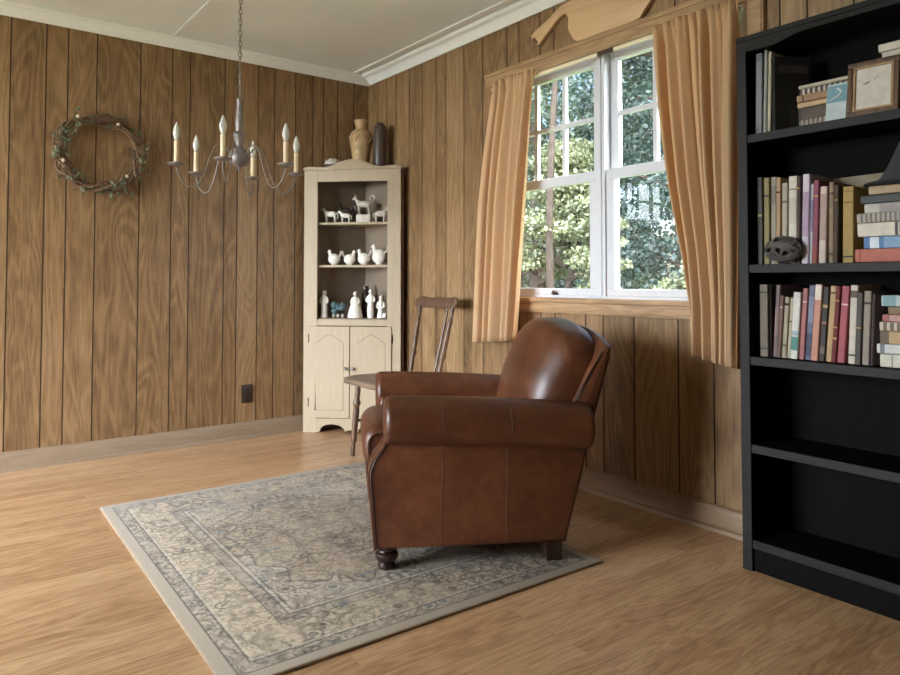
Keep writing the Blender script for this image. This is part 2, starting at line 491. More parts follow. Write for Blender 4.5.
_cm = {}
def cloth(c, rough=0.55):
    g_ = .3 * c[0] + .59 * c[1] + .11 * c[2]; c = tuple((g_ + (v - g_) * .78) * .93 for v in c)
    k = (c, rough)
    if k not in _cm: _cm[k] = simple('book_cloth', c, rough, 0.35, var=0.12, scale=35)
    return _cm[k]
SKY, SKY_FILL, SUN, EXPO = 0.16, 15.0, 2.4, 1.58
# ------------------------------------------------------------------ room shell
CEIL = 2.48
XL, YF = -5.4, -6.4            # unseen left and near walls
T = 0.12

def structure(o, label=None):
    o['kind'] = 'structure'
    if label: o['label'] = label
    return o

m = MB(); m.box((XL - T, YF - T, -0.06), (T, T, 0)); structure(m.build('floor', M['floor'], smooth=False), 'light oak laminate strip floor')
m = MB(); m.box((XL - T, YF - T, CEIL), (T, T, CEIL + 0.08)); structure(m.build('ceiling', M['ceiling'], smooth=False), 'flat off-white ceiling')

def grooved_wall(name, f, L, grooves, openings, label):
    """f(s, depth, z) -> xyz ; s runs along the wall, depth into it"""
    mb = MB()
    cuts = {0.0, L}
    for s0, s1, z0, z1 in openings: cuts |= {s0, s1}
    gs = [g for g in grooves if 0.01 < g < L - 0.01]
    for g in gs: cuts |= {g - 0.0034, g - 0.0012, g + 0.0012, g + 0.0034}
    cuts = sorted(cuts)
    def dep(s):
        for g in gs:
            q = abs(s - g)
            if q < 0.0036: return 0.003 if q < 0.0015 else 0.0
        return 0.0
    for a, b in zip(cuts, cuts[1:]):
        if b - a < 1e-5: continue
        c = (a + b) / 2
        pl = sum(1 for g in gs if g < c)
        ing = any(abs(c - g) < 0.0033 for g in gs)
        zr = [(0.0, CEIL)]
        for s0, s1, z0, z1 in openings:
            if s0 <= c <= s1: zr = [(0.0, z0), (z1, CEIL)]
        for z0, z1 in zr:
            if z1 - z0 < 1e-4: continue
            uv = [(a, z0), (b, z0), (b, z1), (a, z1)]
            pts = [f(a, dep(a), z0), f(b, dep(b), z0), f(b, dep(b), z1), f(a, dep(a), z1)]
            mb.quad(pts, 1 if ing else 0, uv, random.Random(pl * 7 + 3).random())
    # solid wall behind the panelling
    cs = sorted({0.0, L} | {q for o in openings for q in o[:2]})
    for a, b in zip(cs, cs[1:]):
        c = (a + b) / 2; zr = [(0.0, CEIL)]
        for s0, s1, z0, z1 in openings:
            if s0 <= c <= s1: zr = [(0.0, z0), (z1, CEIL)]
        for z0, z1 in zr:
            if z1 - z0 < 1e-4: continue
            P = [f(s, d_, z) for s in (a, b) for d_ in (0.005, T) for z in (z0, z1)]
            k0 = len(mb.f)
            mb.add(P, [(0, 1, 3, 2), (4, 6, 7, 5), (0, 4, 5, 1), (2, 3, 7, 6), (0, 2, 6, 4), (1, 5, 7, 3)], 2)
    o = mb.build(name, [M['panel'], M['groove'], M['plain_wall']], smooth=False)
    return structure(o, label)

W1 = (1.41, 2.91, 0.915, 2.10)
gb = [0.12, 0.251, 0.36, 0.44, 0.568, 0.717, 0.83, 0.966, 1.05, 1.266, 1.372, 1.553, 1.787, 1.933, 2.039, 2.205]
g = 2.205
while g < 5.3: g += rng.choice([0.1, 0.146, 0.18, 0.23]); gb.append(g)
gr = [0.13, 0.25, 0.37, 0.529, 0.68, 0.833, 0.937, 1.115, 1.291, 1.5, 1.597, 1.758, 1.859, 2.063, 2.171, 2.35, 2.579, 2.745, 2.956, 3.038, 3.14, 3.3]
g = 3.3
while g < 6.3: g += rng.choice([0.1, 0.146, 0.18, 0.23]); gr.append(g)
W2 = (2.87, 3.57, 1.56, 2.03)
grooved_wall('wall_back', lambda s, d, z: (-s, d, z), -XL, gb, [W2], 'brown grooved wood panelling behind the chandelier and wreath')
grooved_wall('wall_right', lambda s, d, z: (d, -s, z), -YF, gr, [W1], 'brown grooved wood panelling around the curtained window')
# unseen walls with their own openings
def plain_wall(name, f, L, op, label):
    mb = MB(); s0, s1, z0, z1 = op
    for a, b, c, d in ((0, s0, 0, CEIL), (s1, L, 0, CEIL), (s0, s1, 0, z0), (s0, s1, z1, CEIL)):
        if b - a < 1e-4 or d - c < 1e-4: continue
        P = [f(s, q, z) for s in (a, b) for q in (0, T) for z in (c, d)]
        mb.add(P, [(0, 1, 3, 2), (4, 6, 7, 5), (0, 4, 5, 1), (2, 3, 7, 6), (0, 2, 6, 4), (1, 5, 7, 3)])
    return structure(mb.build(name, M['plain_wall'], smooth=False), label)
W3 = (0.25, 2.55, 0.10, 2.30)
plain_wall('wall_left', lambda s, d, z: (XL - d, -s, z), -YF, W3, 'plain wall with a wide glazed opening')
plain_wall('wall_front', lambda s, d, z: (-s, YF - d, z), -XL, (1.0, 1.0, 0.0, 0.0), 'plain wall behind the viewpoint')

def window_unit(name, f, op, nx, label, depth=0.06, grid_h=2):
    """plain fixed window for the walls the photo does not show; f(s, depth, z)"""
    s0, s1, z0, z1 = op
    root = structure(empty(name, f((s0 + s1) / 2, depth, z0)), label)
    base = Vector(root.location)
    mb = MB()
    def bar(a, b, c, d, t=0.03):
        P = [Vector(f(s, q, z)) - base for s in (a, b) for q in (depth - t, depth + t) for z in (c, d)]
        mb.add(P, [(0, 1, 3, 2), (4, 6, 7, 5), (0, 4, 5, 1), (2, 3, 7, 6), (0, 2, 6, 4), (1, 5, 7, 3)])
    bar(s0, s0 + .05, z0, z1); bar(s1 - .05, s1, z0, z1); bar(s0 + .05, s1 - .05, z0, z0 + .05); bar(s0 + .05, s1 - .05, z1 - .05, z1)
    for k in range(1, nx):
        c = s0 + (s1 - s0) * k / nx; bar(c - .012, c + .012, z0 + .05, z1 - .05, .015)
    for k in range(1, grid_h):
        c = z0 + (z1 - z0) * k / grid_h; bar(s0 + .05, s1 - .05, c - .012, c + .012, .0145)
    mb.build('window_frame', M['white_paint'], root, smooth=False)
    mb = MB()
    P = [Vector(f(s, q, z)) - base for s in (s0 + .04, s1 - .04) for q in (depth - .002, depth + .002) for z in (z0 + .04, z1 - .04)]
    mb.add(P, [(0, 1, 3, 2), (4, 6, 7, 5), (0, 4, 5, 1), (2, 3, 7, 6), (0, 2, 6, 4), (1, 5, 7, 3)])
    mb.build('glass_pane', M['glass'], root, smooth=False)
window_unit('window_2', lambda s, d, z: (-s, d, z), W2, 3, 'small high window of the back wall')
window_unit('window_3', lambda s, d, z: (XL - d, -s, z), W3, 3, 'wide glazing of the left wall', grid_h=1)

# ------------------------------------------------------------------ the double-hung window pair
w1 = structure(empty('window_1', (0, -2.16, 0.915)), 'white twin double-hung window between the curtains')
def wb(mb, a, b):   # world box made local to w1
    mb.box((a[0], a[1] + 2.16, a[2] - .915), (b[0], b[1] + 2.16, b[2] - .915))
mb = MB()
wb(mb, (0.002, -1.43, .915), (.118, -1.41, 2.10)); wb(mb, (0.002, -2.91, .915), (.118, -2.89, 2.10))
wb(mb, (0.002, -2.89, 2.082), (.118, -1.43, 2.10)); wb(mb, (0.002, -2.89, .915), (.118, -1.43, .929))
wb(mb, (-0.002, -2.188, .929), (.105, -2.130, 2.082)); wb(mb, (-0.008, -2.170, .929), (-.002, -2.148, 2.082))
mb.build('window_frame', M['white_paint'], w1, smooth=False, bevel=.002)
for ya, yb in ((-1.43, -2.13), (-2.188, -2.89)):
    ga, gb_ = ya - .046, yb + .046
    up = MB()
    wb(up, (.042, yb, 2.050), (.074, ya, 2.082)); wb(up, (.042, yb, 1.490), (.074, ya, 1.537))
    wb(up, (.042, ga, 1.537), (.074, ya, 2.050)); wb(up, (.042, yb, 1.537), (.074, gb_, 2.050))
    us = up.build('upper_sash', M['white_paint'], w1, smooth=False, bevel=.003)
    mu = MB()
    for k in (1, 2):
        c = ga + (gb_ - ga) * k / 3; wb(mu, (.047, c - .011, 1.537), (.069, c + .011, 2.050))
    wb(mu, (.0475, gb_, 1.784), (.0685, ga, 1.806))
    mu.build('muntin_grid', M['white_paint'], us, smooth=False, bevel=.002)
    gl = MB(); wb(gl, (.056, gb_ - .01, 1.53), (.060, ga + .01, 2.06)); gl.build('glass_pane', M['glass'], us, smooth=False)
    lo = MB()
    wb(lo, (.008, yb, 1.481), (.040, ya, 1.529)); wb(lo, (.008, yb, .929), (.040, ya, .962))
    wb(lo, (.008, ga, .962), (.040, ya, 1.481)); wb(lo, (.008, yb, .962), (.040, gb_, 1.481))
    ls = lo.build('lower_sash', M['white_paint'], w1, smooth=False, bevel=.003)
    gl = MB(); wb(gl, (.022, gb_ - .01, .955), (.026, ga + .01, 1.49)); gl.build('glass_pane', M['glass'], ls, smooth=False)
    if ya < -2: continue
    lt = MB(); yc = -1.86 if ya > -2 else -2.62
    lt.ball((-.004, yc + 2.16, .937 - .915), (.014, .022, .008), 10, 6); lt.ball((-.012, yc + 2.16, .945 - .915), (.008, .009, .008), 8, 6)
    lt.build('sash_latch', M['latch'], ls)
# casing, sill
mb = MB()
mb.box((-.022, -2.99, 2.096), (-.001, -1.338, 2.172)); mb.box((-.030, -2.99, 2.150), (-.022, -1.338, 2.172)); mb.box((-.026, -2.99, 2.105), (-.022, -1.338, 2.118))
structure(mb.build('trim_1', M['trim_wood'], smooth=False, bevel=.003), 'wooden head casing along the top of the window')
for i, (a, b) in enumerate(((-1.408, -1.345), (-2.985, -2.912))):
    mb = MB(); mb.box((-.024, a, .84), (-.001, b, 2.0955)); mb.box((-.028, a + .006, .84), (-.024, a + .014, 2.0955))
    structure(mb.build('trim_%d' % (i + 2), wood_mat('casing_wood_upright', (122, 92, 62), (150, 116, 82), 'Z', .45) if i == 0 else M['trim_wood'], smooth=False, bevel=.003), 'upright wooden casing beside the window')
mb = MB()
mb.box((-.040, -2.91, .893), (.0, -1.41, .914)); mb.box((-.024, -2.91, .838), (-.001, -1.41, .893)); mb.box((-.030, -2.91, .846), (-.024, -1.41, .858))
structure(mb.build('trim_4', M['trim_wood'], smooth=False, bevel=.004), 'wooden sill and apron under the window')
# baseboards with shoe moulding
def base_profile():
    return [(0.0, 0.0), (.034, 0.0), (.034, .008), (.030, .016), (.020, .020), (.020, .088), (.016, .096), (.008, .101), (0.0, .101)]
def base(name, f, a, b, label):
    mb = MB(); mb.rext(base_profile(), a, b, .0001, f, steps=1)
    structure(mb.build(name, M['base_wood' if 'back' not in name else 'base_wood_b'], angle=30), label)
M['base_wood_b'] = wood_mat('baseboard_wood_painted', (134, 113, 93), (156, 135, 113), 'X', 0.45, contrast=0.4)
base('baseboard_back', lambda u, v, t: (-t, -u - .0005, v), .001, 5.39, 'taupe baseboard with shoe moulding below the back wall')
base('baseboard_right', lambda u, v, t: (-u - .0005, -t, v), .036, 6.39, 'wooden baseboard with shoe moulding below the window wall')
# crown and ceiling battens
mb = MB(); mb.rext([(0, 2.412), (.012, 2.410), (.016, 2.418), (.02, 2.44), (.030, 2.462), (.036, 2.466), (.038, 2.479), (0, 2.479)], .001, 5.39, .0001, lambda u, v, t: (-t, -u - .0005, v), steps=1)
structure(mb.build('trim_5', M['crown'], angle=25), 'white crown moulding along the back wall')
mb = MB(); mb.rext([(0, 2.410), (.014, 2.408), (.020, 2.416), (.026, 2.428), (.048, 2.452), (.070, 2.460), (.076, 2.466), (.078, 2.479), (0, 2.479)], .040, 6.39, .0001, lambda u, v, t: (-u - .0005, -t, v), steps=1)
structure(mb.build('trim_6', M['crown'], angle=25), 'white crown moulding along the window wall')
mb = MB(); mb.box((-.150, -6.39, 2.471), (-.118, -.04, 2.4795)); structure(mb.build('trim_7', M['crown'], smooth=False, bevel=.003), 'thin white batten on the ceiling beside the crown moulding')
mb = MB(); mb.box((-1.385, -6.39, 2.474), (-1.350, -.04, 2.4795)); structure(mb.build('trim_8', M['ceiling'], smooth=False, bevel=.002), 'flat white batten across the ceiling')

# ------------------------------------------------------------------ outside
mb = MB(); mb.box((-30, -30, -.62), (40, 40, -.55)); structure(mb.build('ground', M['lawn'], smooth=False), 'lawn outside the window')

def leaf_cloud(mb, blobs, n, size, rg):
    tot = sum(b[3] for b in blobs)
    for cx, cy, cz, w, rx, ry, rz in blobs:
        for _ in range(int(n * w / tot)):
            d = Vector((rg.gauss(0, 1), rg.gauss(0, 1), rg.gauss(0, 1))).normalized() * (rg.random() ** 0.35)
            c = Vector((cx + d.x * rx, cy + d.y * ry, cz + d.z * rz))
            u = Vector((rg.gauss(0, 1), rg.gauss(0, 1), rg.gauss(0, .5))).normalized()
            nrm = (d * .5 + Vector((rg.gauss(0, .6), rg.gauss(0, .6), rg.gauss(.5, .5)))).normalized()
            v = nrm.cross(u)
            if v.length < .01: continue
            v.normalize(); u = v.cross(nrm).normalized()
            L = size * rg.uniform(.6, 1.35); w_ = L * .42
            o = len(mb.v)
            mb.v += [c - u * L * .5, c + v * w_ + nrm * L * .06, c + u * L * .5, c - v * w_ + nrm * L * .06]
            mb.f += [[o, o + 1, o + 2], [o, o + 2, o + 3]]; mb.m += [0, 0]

def make_tree(name, loc, h, spread, leafm, n, size, seed, label, group, conifer=False, low=0.6, girth=.16, fill=1.0):
    rg = random.Random(seed)
    root = empty(name, loc)
    tag(root, label, 'tree', group)
    tr = MB()
    p = [(0, 0, 0), (rg.uniform(-.1, .1), rg.uniform(-.1, .1), h * .3), (rg.uniform(-.2, .2), rg.uniform(-.2, .2), h * .65), (0, 0, h * .95)]
    tr.tube(spline(p, 4), [girth * (1 - .75 * i / 12) * h / 7 for i in range(13)], 8)
    blobs = []
    nb = 26
    for k in range(nb):
        z = low + (h - low) * (k + .5) / nb
        fz = (z - low) / (h - low)
        rad = spread * ((1 - fz) ** .8 if conifer else math.sin(PI * (fz * .86 + .12)) ** .7)
        for j in range(3):
            a = rg.uniform(0, 2 * PI); rr = rad * rg.uniform(.45, .95)
            x, y = rr * math.cos(a), rr * math.sin(a)
            s = spread * rg.uniform(.13, .25)
            zz = z + rg.uniform(-.2, .2) - (rr * .15 if conifer else 0)
            blobs.append((x, y, zz, s * s, s * 1.2, s * 1.2, s * (.38 if conifer else .7)))
            if j == 0:
                tr.tube([(0, 0, max(zz - .35 * rr, .3)), (x * .5, y * .5, zz - .12 * rr), (x, y, zz)], [.045, .03, .012], 5)
    tr.build('trunk', M['bark'], root)
    lf = MB(); leaf_cloud(lf, blobs, n, size, rg)
    me = bpy.data.meshes.new('foliage'); me.from_pydata([tuple(q) for q in lf.v], [], lf.f); me.materials.append(leafm)
    o = bpy.data.objects.new('foliage', me); COL.objects.link(o); o.parent = root
    return root
G = 'trees outside the window'
G0 = -.55
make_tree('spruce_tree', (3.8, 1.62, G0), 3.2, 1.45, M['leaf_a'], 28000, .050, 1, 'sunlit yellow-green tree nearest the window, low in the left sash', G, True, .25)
make_tree('leafy_tree', (6.6, 5.0, G0), 8.0, 2.1, M['leaf_b'], 26000, .075, 2, 'tall mid-green tree behind the sunlit one, beside the left curtain', G, False, .8)
make_tree('leafy_tree', (7.0, 2.0, G0), 7.4, 2.0, M['leaf_c'], 28000, .075, 3, 'blue-green tree filling the right sash of the window', G, False, .3)
make_tree('pine_tree', (3.3, 1.33, G0), 7.5, 1.4, M['leaf_b'], 9000, .06, 21, 'slim tall tree whose bare trunk crosses the left sash of the window', G, False, 4.6, .052)
make_tree('leafy_tree', (10.5, 9.8, G0), 9.0, 2.8, M['leaf_c'], 18000, .12, 4, 'dark tree farther back at the left edge of the left sash', G, False, .3)
make_tree('leafy_tree', (11.8, 5.4, G0), 9.5, 2.6, M['leaf_b'], 20000, .11, 5, 'broad green tree farther back behind the middle of the window', G, False, .3)
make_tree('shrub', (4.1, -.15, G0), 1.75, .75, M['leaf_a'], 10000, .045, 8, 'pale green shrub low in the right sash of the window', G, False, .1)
make_tree('leafy_tree', (17.0, 15.5, G0), 10.5, 3.8, M['leaf_b'], 14000, .18, 9, 'far green tree seen over the sunlit one', G, False, .3)
make_tree('leafy_tree', (18.5, 9.6, G0), 11.0, 3.6, M['leaf_c'], 16000, .17, 12, 'farthest dark tree closing the view behind the middle of the window', G, False, .3)
make_tree('leafy_tree', (9.6, -2.4, G0), 7.8, 2.3, M['leaf_b'], 14000, .10, 6, 'green tree standing off to the right, behind the right curtain', G, False, .2)
make_tree('leafy_tree', (15.0, 1.2, G0), 9.0, 3.2, M['leaf_c'], 14000, .15, 31, 'dark tree far back to the right, behind the right curtain', G, False, .2)
make_tree('leafy_tree', (17.0, -6.5, G0), 9.0, 3.4, M['leaf_c'], 10000, .18, 32, 'dark tree farthest to the right of the view outside', G, False, .2)
# ------------------------------------------------------------------ curtains and rod
rod = MB()
rod.box((-.052, -2.895, 2.058), (-.044, -1.425, 2.074))
rod.box((-.052, -1.433, 2.058), (-.024, -1.425, 2.074)); rod.box((-.052, -2.895, 2.058), (-.024, -2.887, 2.074))
ro = rod.build('curtain_rod', M['rod'], smooth=False, bevel=.002, loc=(0, 0, 0))
tag(ro, 'flat cream curtain rod across the top of the window', 'curtain rod')
j = MB(); j.box((-.0545, -2.285, 2.056), (-.0435, -2.19, 2.076)); j.build('rod_sleeve', M['latch'], ro, smooth=False, bevel=.002)

def curtain(edge0, edge1, xs, ztop, zb0, zb1, nf, seed, label, waves=1.0):
    """edge0/edge1: lists of (z, y) from top to bottom; xs: list of (z, x)"""
    rg = random.Random(seed)
    def interp(T_, z):
        for (za, a), (zb, b) in zip(T_, T_[1:]):
            if z <= za and z >= zb:
                t = (za - z) / (za - zb); t = t * t * (3 - 2 * t) if False else t
                return a + (b - a) * t
        return T_[-1][1] if z < T_[-1][0] else T_[0][1]
    NU, NV = 150, 46
    ph = [rg.uniform(-.5, .5) for _ in range(8)]
    V, F = [], []
    for iv in range(NV + 1):
        t = iv / NV
        for iu in range(NU + 1):
            u = iu / NU
            z = ztop + (zb0 + (zb1 - zb0) * u - ztop) * t
            head = max(0.0, 1 - (ztop - z) / .10)
            y = interp(edge0, z) * (1 - u) + interp(edge1, z) * u
            x = interp(xs, z)
            p = 2 * PI * nf * (u + .025 * math.sin(2 * PI * (u * 1.7 + ph[0])) + .05 * t * math.sin(2 * PI * (u * 1.1 + ph[1])))
            big = math.sin(p) + .35 * math.sin(p * .5 + ph[2] * 4 + t) + .25 * math.sin(2.3 * p + ph[3] * 5)
            amp = (.017 + .013 * min(t * 2.2, 1)) * waves
            small = math.sin(2 * PI * nf * 2.6 * u + ph[4] * 6)
            x -= big * amp * (1 - head * .6) + small * .009 * head
            y += .006 * math.cos(p) * (1 - head) + .004 * math.cos(2 * PI * nf * 2.6 * u) * head
            z += (.004 * math.sin(2 * PI * nf * 2.6 * u) * max(0, 1 - t * 12)) + (.004 * math.sin(p) if t > .97 else 0)
            V.append((min(x, -.056) if z > 1.98 else min(x, -.045), y, z))
    for iv in range(NV):
        for iu in range(NU):
            a = iv * (NU + 1) + iu
            F.append((a, a + 1, a + NU + 2, a + NU + 1))
    mb = MB(); mb.add(V, F)
    o = mb.build('curtain', M['curtain'], angle=180, solid=.0016)
    tag(o, label, 'curtain', 'tan window curtains')
    return o
curtain([(2.09, -1.465), (1.95, -1.462), (1.7, -1.425), (1.4, -1.40), (1.0, -1.39), (.6, -1.38)], [(2.09, -1.80), (1.8, -1.775), (1.3, -1.745), (.6, -1.69)],
        [(2.09, -.078), (1.9, -.085), (1.3, -.105), (.6, -.12)], 2.090, .662, .690, 5.0, 3, 'tan short curtain at the left side of the window', 1.1)
curtain([(2.09, -2.535), (1.75, -2.57), (1.4, -2.625), (1.1, -2.685), (.9, -2.71), (.6, -2.715)], [(2.09, -2.912), (1.3, -2.915), (.6, -2.913)],
        [(2.09, -.078), (1.5, -.09), (.6, -.105)], 2.092, .705, .665, 7.0, 5, 'tan short curtain at the right side of the window, beside the bookcase', 1.1)

# ------------------------------------------------------------------ carved plaque on the head casing (x = -.045 .. -.005)
out = [(-2.047, 2.1745), (-2.20, 2.174), (-2.395, 2.1735), (-2.44, 2.205), (-2.50, 2.262), (-2.53, 2.31), (-2.50, 2.36), (-2.42, 2.385),
       (-2.25, 2.392), (-2.05, 2.392), (-1.95, 2.385), (-1.90, 2.370), (-1.85, 2.345), (-1.775, 2.318), (-1.735, 2.300), (-1.722, 2.285), (-1.738, 2.253),
       (-1.768, 2.232), (-1.79, 2.240), (-1.83, 2.268), (-1.875, 2.300), (-1.915, 2.325), (-1.952, 2.335), (-1.975, 2.325), (-1.985, 2.30), (-1.983, 2.26), (-2.0, 2.22)]
pts = [(p.x, p.y) for p in spline([(a, b, 0) for a, b in out], 3, closed=True)]
mb = MB(); mb.rext(pts, -.030, -.004, .004, lambda u, v, t: (t, u, v), steps=2)
pq = mb.build('wooden_cutout', M['plaque'], angle=35)
tag(pq, 'pale wooden animal-shaped cutout standing on the casing above the window', 'wall decoration')
mb = MB(); mb.rext([(-1.738, 2.2545), (-1.768, 2.2335), (-1.774, 2.2445), (-1.75, 2.274), (-1.738, 2.274)], -.0335, -.0305, .001, lambda u, v, t: (t, u, v), steps=1)
mb.build('dark_tip', M['old_wood'], pq)

# ------------------------------------------------------------------ wreath
wr = empty('wreath', (-1.768, -.035, 1.72))
tag(wr, 'dark twig wreath with leaves hanging on the panelled wall', 'wreath')
mb = MB(); rg = random.Random(11)
for k in range(9):
    r0, ph, tw = rg.uniform(.18, .215), rg.uniform(0, 6.28), rg.choice([3, 4, 5])
    pts = []
    for i in range(64):
        a = 2 * PI * i / 64
        rr = r0 + .020 * math.sin(tw * a + ph) + .006 * math.sin(11 * a + ph * 3)
        pts.append((rr * math.cos(a) * 1.06, -.004 + .018 * math.cos(tw * a + ph), rr * math.sin(a) * .98))
    mb.tube(pts, rg.uniform(.0035, .0065), 6, closed=True)
for k in range(34):
    a = rg.uniform(0, 2 * PI); r0 = rg.uniform(.17, .23); d = a + rg.choice([1, -1]) * rg.uniform(1.2, 1.75)
    p0 = Vector((r0 * math.cos(a), rg.uniform(-.03, .01), r0 * math.sin(a))); L = rg.uniform(.05, .11)
    p1 = p0 + Vector((math.cos(d), rg.uniform(-.2, .0), math.sin(d))) * L
    mb.tube([p0, (p0 + p1) / 2 + Vector((0, -.004, .006)), p1], [.003, .0025, .0012], 5)
mb.build('twig_ring', M['w_vine'], wr)
mb = MB()
cl = [(2.75, 22), (3.25, 16), (2.3, 8), (3.9, 10), (4.4, 10), (5.1, 20), (5.8, 14), (.05, 16), (.6, 8), (1.1, 7), (1.7, 4)]
for ca, n in cl:
    for _ in range(n):
        a = ca + rg.gauss(0, .2); r0 = .205 + rg.gauss(0, .026)
        c = Vector((r0 * math.cos(a) * 1.05, rg.uniform(-.04, -.005), r0 * math.sin(a)))
        u = Vector((rg.gauss(0, 1), rg.gauss(0, .5), rg.gauss(0, 1))).normalized()
        v = u.cross(Vector((rg.gauss(0, .5), -1, rg.gauss(0, .5)))).normalized(); nn = u.cross(v)
        L = rg.uniform(.022, .045); w_ = L * .33
        mb.add([c - u * L * .5, c - u * L * .1 + v * w_ + nn * .003, c + u * L * .5, c - u * L * .1 - v * w_ + nn * .003, c + nn * -.003], [(0, 1, 4), (1, 2, 4), (2, 3, 4), (3, 0, 4)])
mb.build('leaves', M['w_leaf'], wr, smooth=False)
for a, r0 in ((1.12, .19), (2.15, .225), (5.55, .18), (3.45, .2)):
    mb = MB(); mb.ball((r0 * math.cos(a), -.035, r0 * math.sin(a)), .010, 8, 6); mb.build('berry', M['w_berry'], wr)

# ------------------------------------------------------------------ outlet
ou = empty('wall_outlet', (-.892, -.001, .279)); tag(ou, 'dark brown wall outlet low on the panelling left of the cabinet', 'outlet')
mb = MB(); mb.rext(rrect(-.036, -.058, .036, .058, .006), 0, .006, .003, lambda u, v, t: (u, -t, v), steps=2); mb.build('cover_plate', M['plate'], ou)
for dz in (-.024, .024):
    mb = MB(); mb.rext(rrect(-.017, -.014 + dz, .017, .014 + dz, .008), .0062, .0085, .001, lambda u, v, t: (u, -t, v), steps=1)
    q = mb.build('receptacle', M['plate'], ou)
    mb = MB()
    for dx in (-.007, .007): mb.box((dx - .0015, -.0092, dz - .003), (dx + .0015, -.0086, dz + .007))
    mb.build('slots', M['slot'], q, smooth=False)

# ------------------------------------------------------------------ rug
RX0, RX1, RY0, RY1 = -1.940, -.608, -2.675, -.985
hx, hy = (RX1 - RX0) / 2, (RY1 - RY0) / 2
mb = MB(); mb.rext(rrect(-hx, -hy, hx, hy, .008, 2), 0.0, .009, .003, lambda u, v, t: (u, v, t), steps=2)
rug = mb.build('rug', rug_mat(hx, hy), loc=((RX0 + RX1) / 2, (RY0 + RY1) / 2, .0005), rot=(0, 0, R(-1.2)))
tag(rug, 'faded ivory and grey oriental rug on the wood floor under the armchair', 'rug')
mb = MB()
mb.tube([(-hx, -hy, .004), (hx, -hy, .004), (hx, hy, .004), (-hx, hy, .004)], .0042, 6, closed=True)
mb.build('edge_binding', simple('rug_binding', (150, 132, 112), .9, .1), rug)

# ------------------------------------------------------------------ armchair
ang = math.atan2(.481, -.876)
ac = empty('armchair', (-.857, -2.158, .0095), ang); ac.scale = (.985, 1, 1)
tag(ac, 'brown leather club armchair with rolled arms standing on the rug', 'armchair')
side = [(.348, .078), (.356, .16), (.362, .24), (.370, .30), (.368, .345), (.352, .385), (.326, .415), (.312, .44), (.308, .47), (.30, .50),
        (-.41, .48), (-.425, .43), (-.405, .33), (-.37, .20), (-.335, .068), (.0, .072)]
mb = MB()
for s in (1, -1):
    mb.rext(side, .205, .350, .014, (lambda s: (lambda u, v, t: (u, s * t, v)))(s), steps=3)
mb.rext([(.33, .088), (.342, .16), (.346, .30), (.30, .31), (-.30, .31), (-.30, .085)], -.206, .206, .003, lambda u, v, t: (u, t, v), steps=2)
frame = mb.build('body', M['leather'], ac, angle=50)
for s in (1, -1):
    mb = MB()
    fr = spline([(p[0] + .001, s * .352, p[1]) for p in side[:9]], 4)
    mb.tube(fr, .0042, 6); mb.build('piping', M['leather_seam'], frame)
    mb = MB(); mb.tube([(p.x + .001, s * .2035, p.z) for p in fr], .0036, 6); mb.build('piping', M['leather_seam'], frame)
    for xx in (.115, -.118):
        mb = MB(); mb.tube([(xx + .003 * math.sin(i * .8), s * .3503, .082 + .36 * i / 8) for i in range(9)], .0012, 5)
        mb.build('side_seam', M['leather_seam'], frame)
# rolled arms
for s in (1, -1):
    mb = MB()
    def arm_f(u, v, t, s=s):
        x = .318 - t
        return (x, s * (.330 + u), .510 + v - .040 * (t / .75) ** 1.4)
    pr = [(q[0] * (1.0 if q[0] > 0 else 1.06), q[1]) for q in circ(0, 0, .083, .084, 32)]
    def arm_def(u, v, t):
        return (u, v * (1 + .03 * math.sin(PI * t / .75)), t)
    mb.rext(pr, 0, .748, .024, arm_f, steps=5, mid=8, deform=arm_def)
    arm = mb.build('arm', M['leather'], ac, angle=60)
    for tt in (.20, .44):
        mb = MB(); pts = []
        for k in range(13):
            a = R(-20 + 200 * k / 12)
            pts.append(arm_f(.0845 * math.cos(a), .0865 * math.sin(a), tt))
        mb.tube(pts, .0010, 5); mb.build('arm_seam', M['leather_seam'], arm)
# seat cushion
def cush(u, v, t):
    k = (1 - (abs(u - .08) / .36) ** 2) * (1 - (abs(t) / .26) ** 2)
    return (u, v + (.018 * max(k, 0) if v > .40 else 0), t)
mb = MB()
pr = rrect(-.26, .312, .388, .468, .062, 6)
mb.rext(pr, -.222, .222, .045, lambda u, v, t: (u, t, v), steps=5, mid=6, deform=cush)
sc = mb.build('seat_cushion', M['leather'], ac, angle=60)
for s in (1, -1):
    mb = MB(); mb.tube([(x_, s * .2225, z_) for x_, z_ in rrect(-.24, .332, .368, .448, .045, 5)], .004, 6, closed=True); mb.build('cushion_piping', M['leather_seam'], sc)
# inner back
HW = .305
def back_def(u, v, t):
    k = min(abs(t) / HW, 1.0)
    if v > .5: v = .5 + (v - .5) * (1 - .22 * k ** 2.4)
    q = min(max((u + .44) / .22, 0), 1); u -= (.012 + .075 * k ** 2.2) * q * q * (3 - 2 * q)
    return (u, v, t)
pr = [(-.155, .40), (-.160, .48), (-.172, .555), (-.198, .655), (-.235, .735), (-.275, .795), (-.330, .835), (-.395, .842), (-.455, .832), (-.490, .79), (-.470, .70), (-.430, .60), (-.395, .52), (-.37, .42)]
pr = [(p.x, p.y) for p in spline([(a, b, 0) for a, b in pr], 4, closed=True)]
mb = MB()
mb.rext(pr, -HW, HW, .085, lambda u, v, t: (u, t, v), steps=9, mid=10, deform=back_def, shrink=(-.33, .60))
ib = mb.build('back_cushion', M['leather'], ac, angle=70)
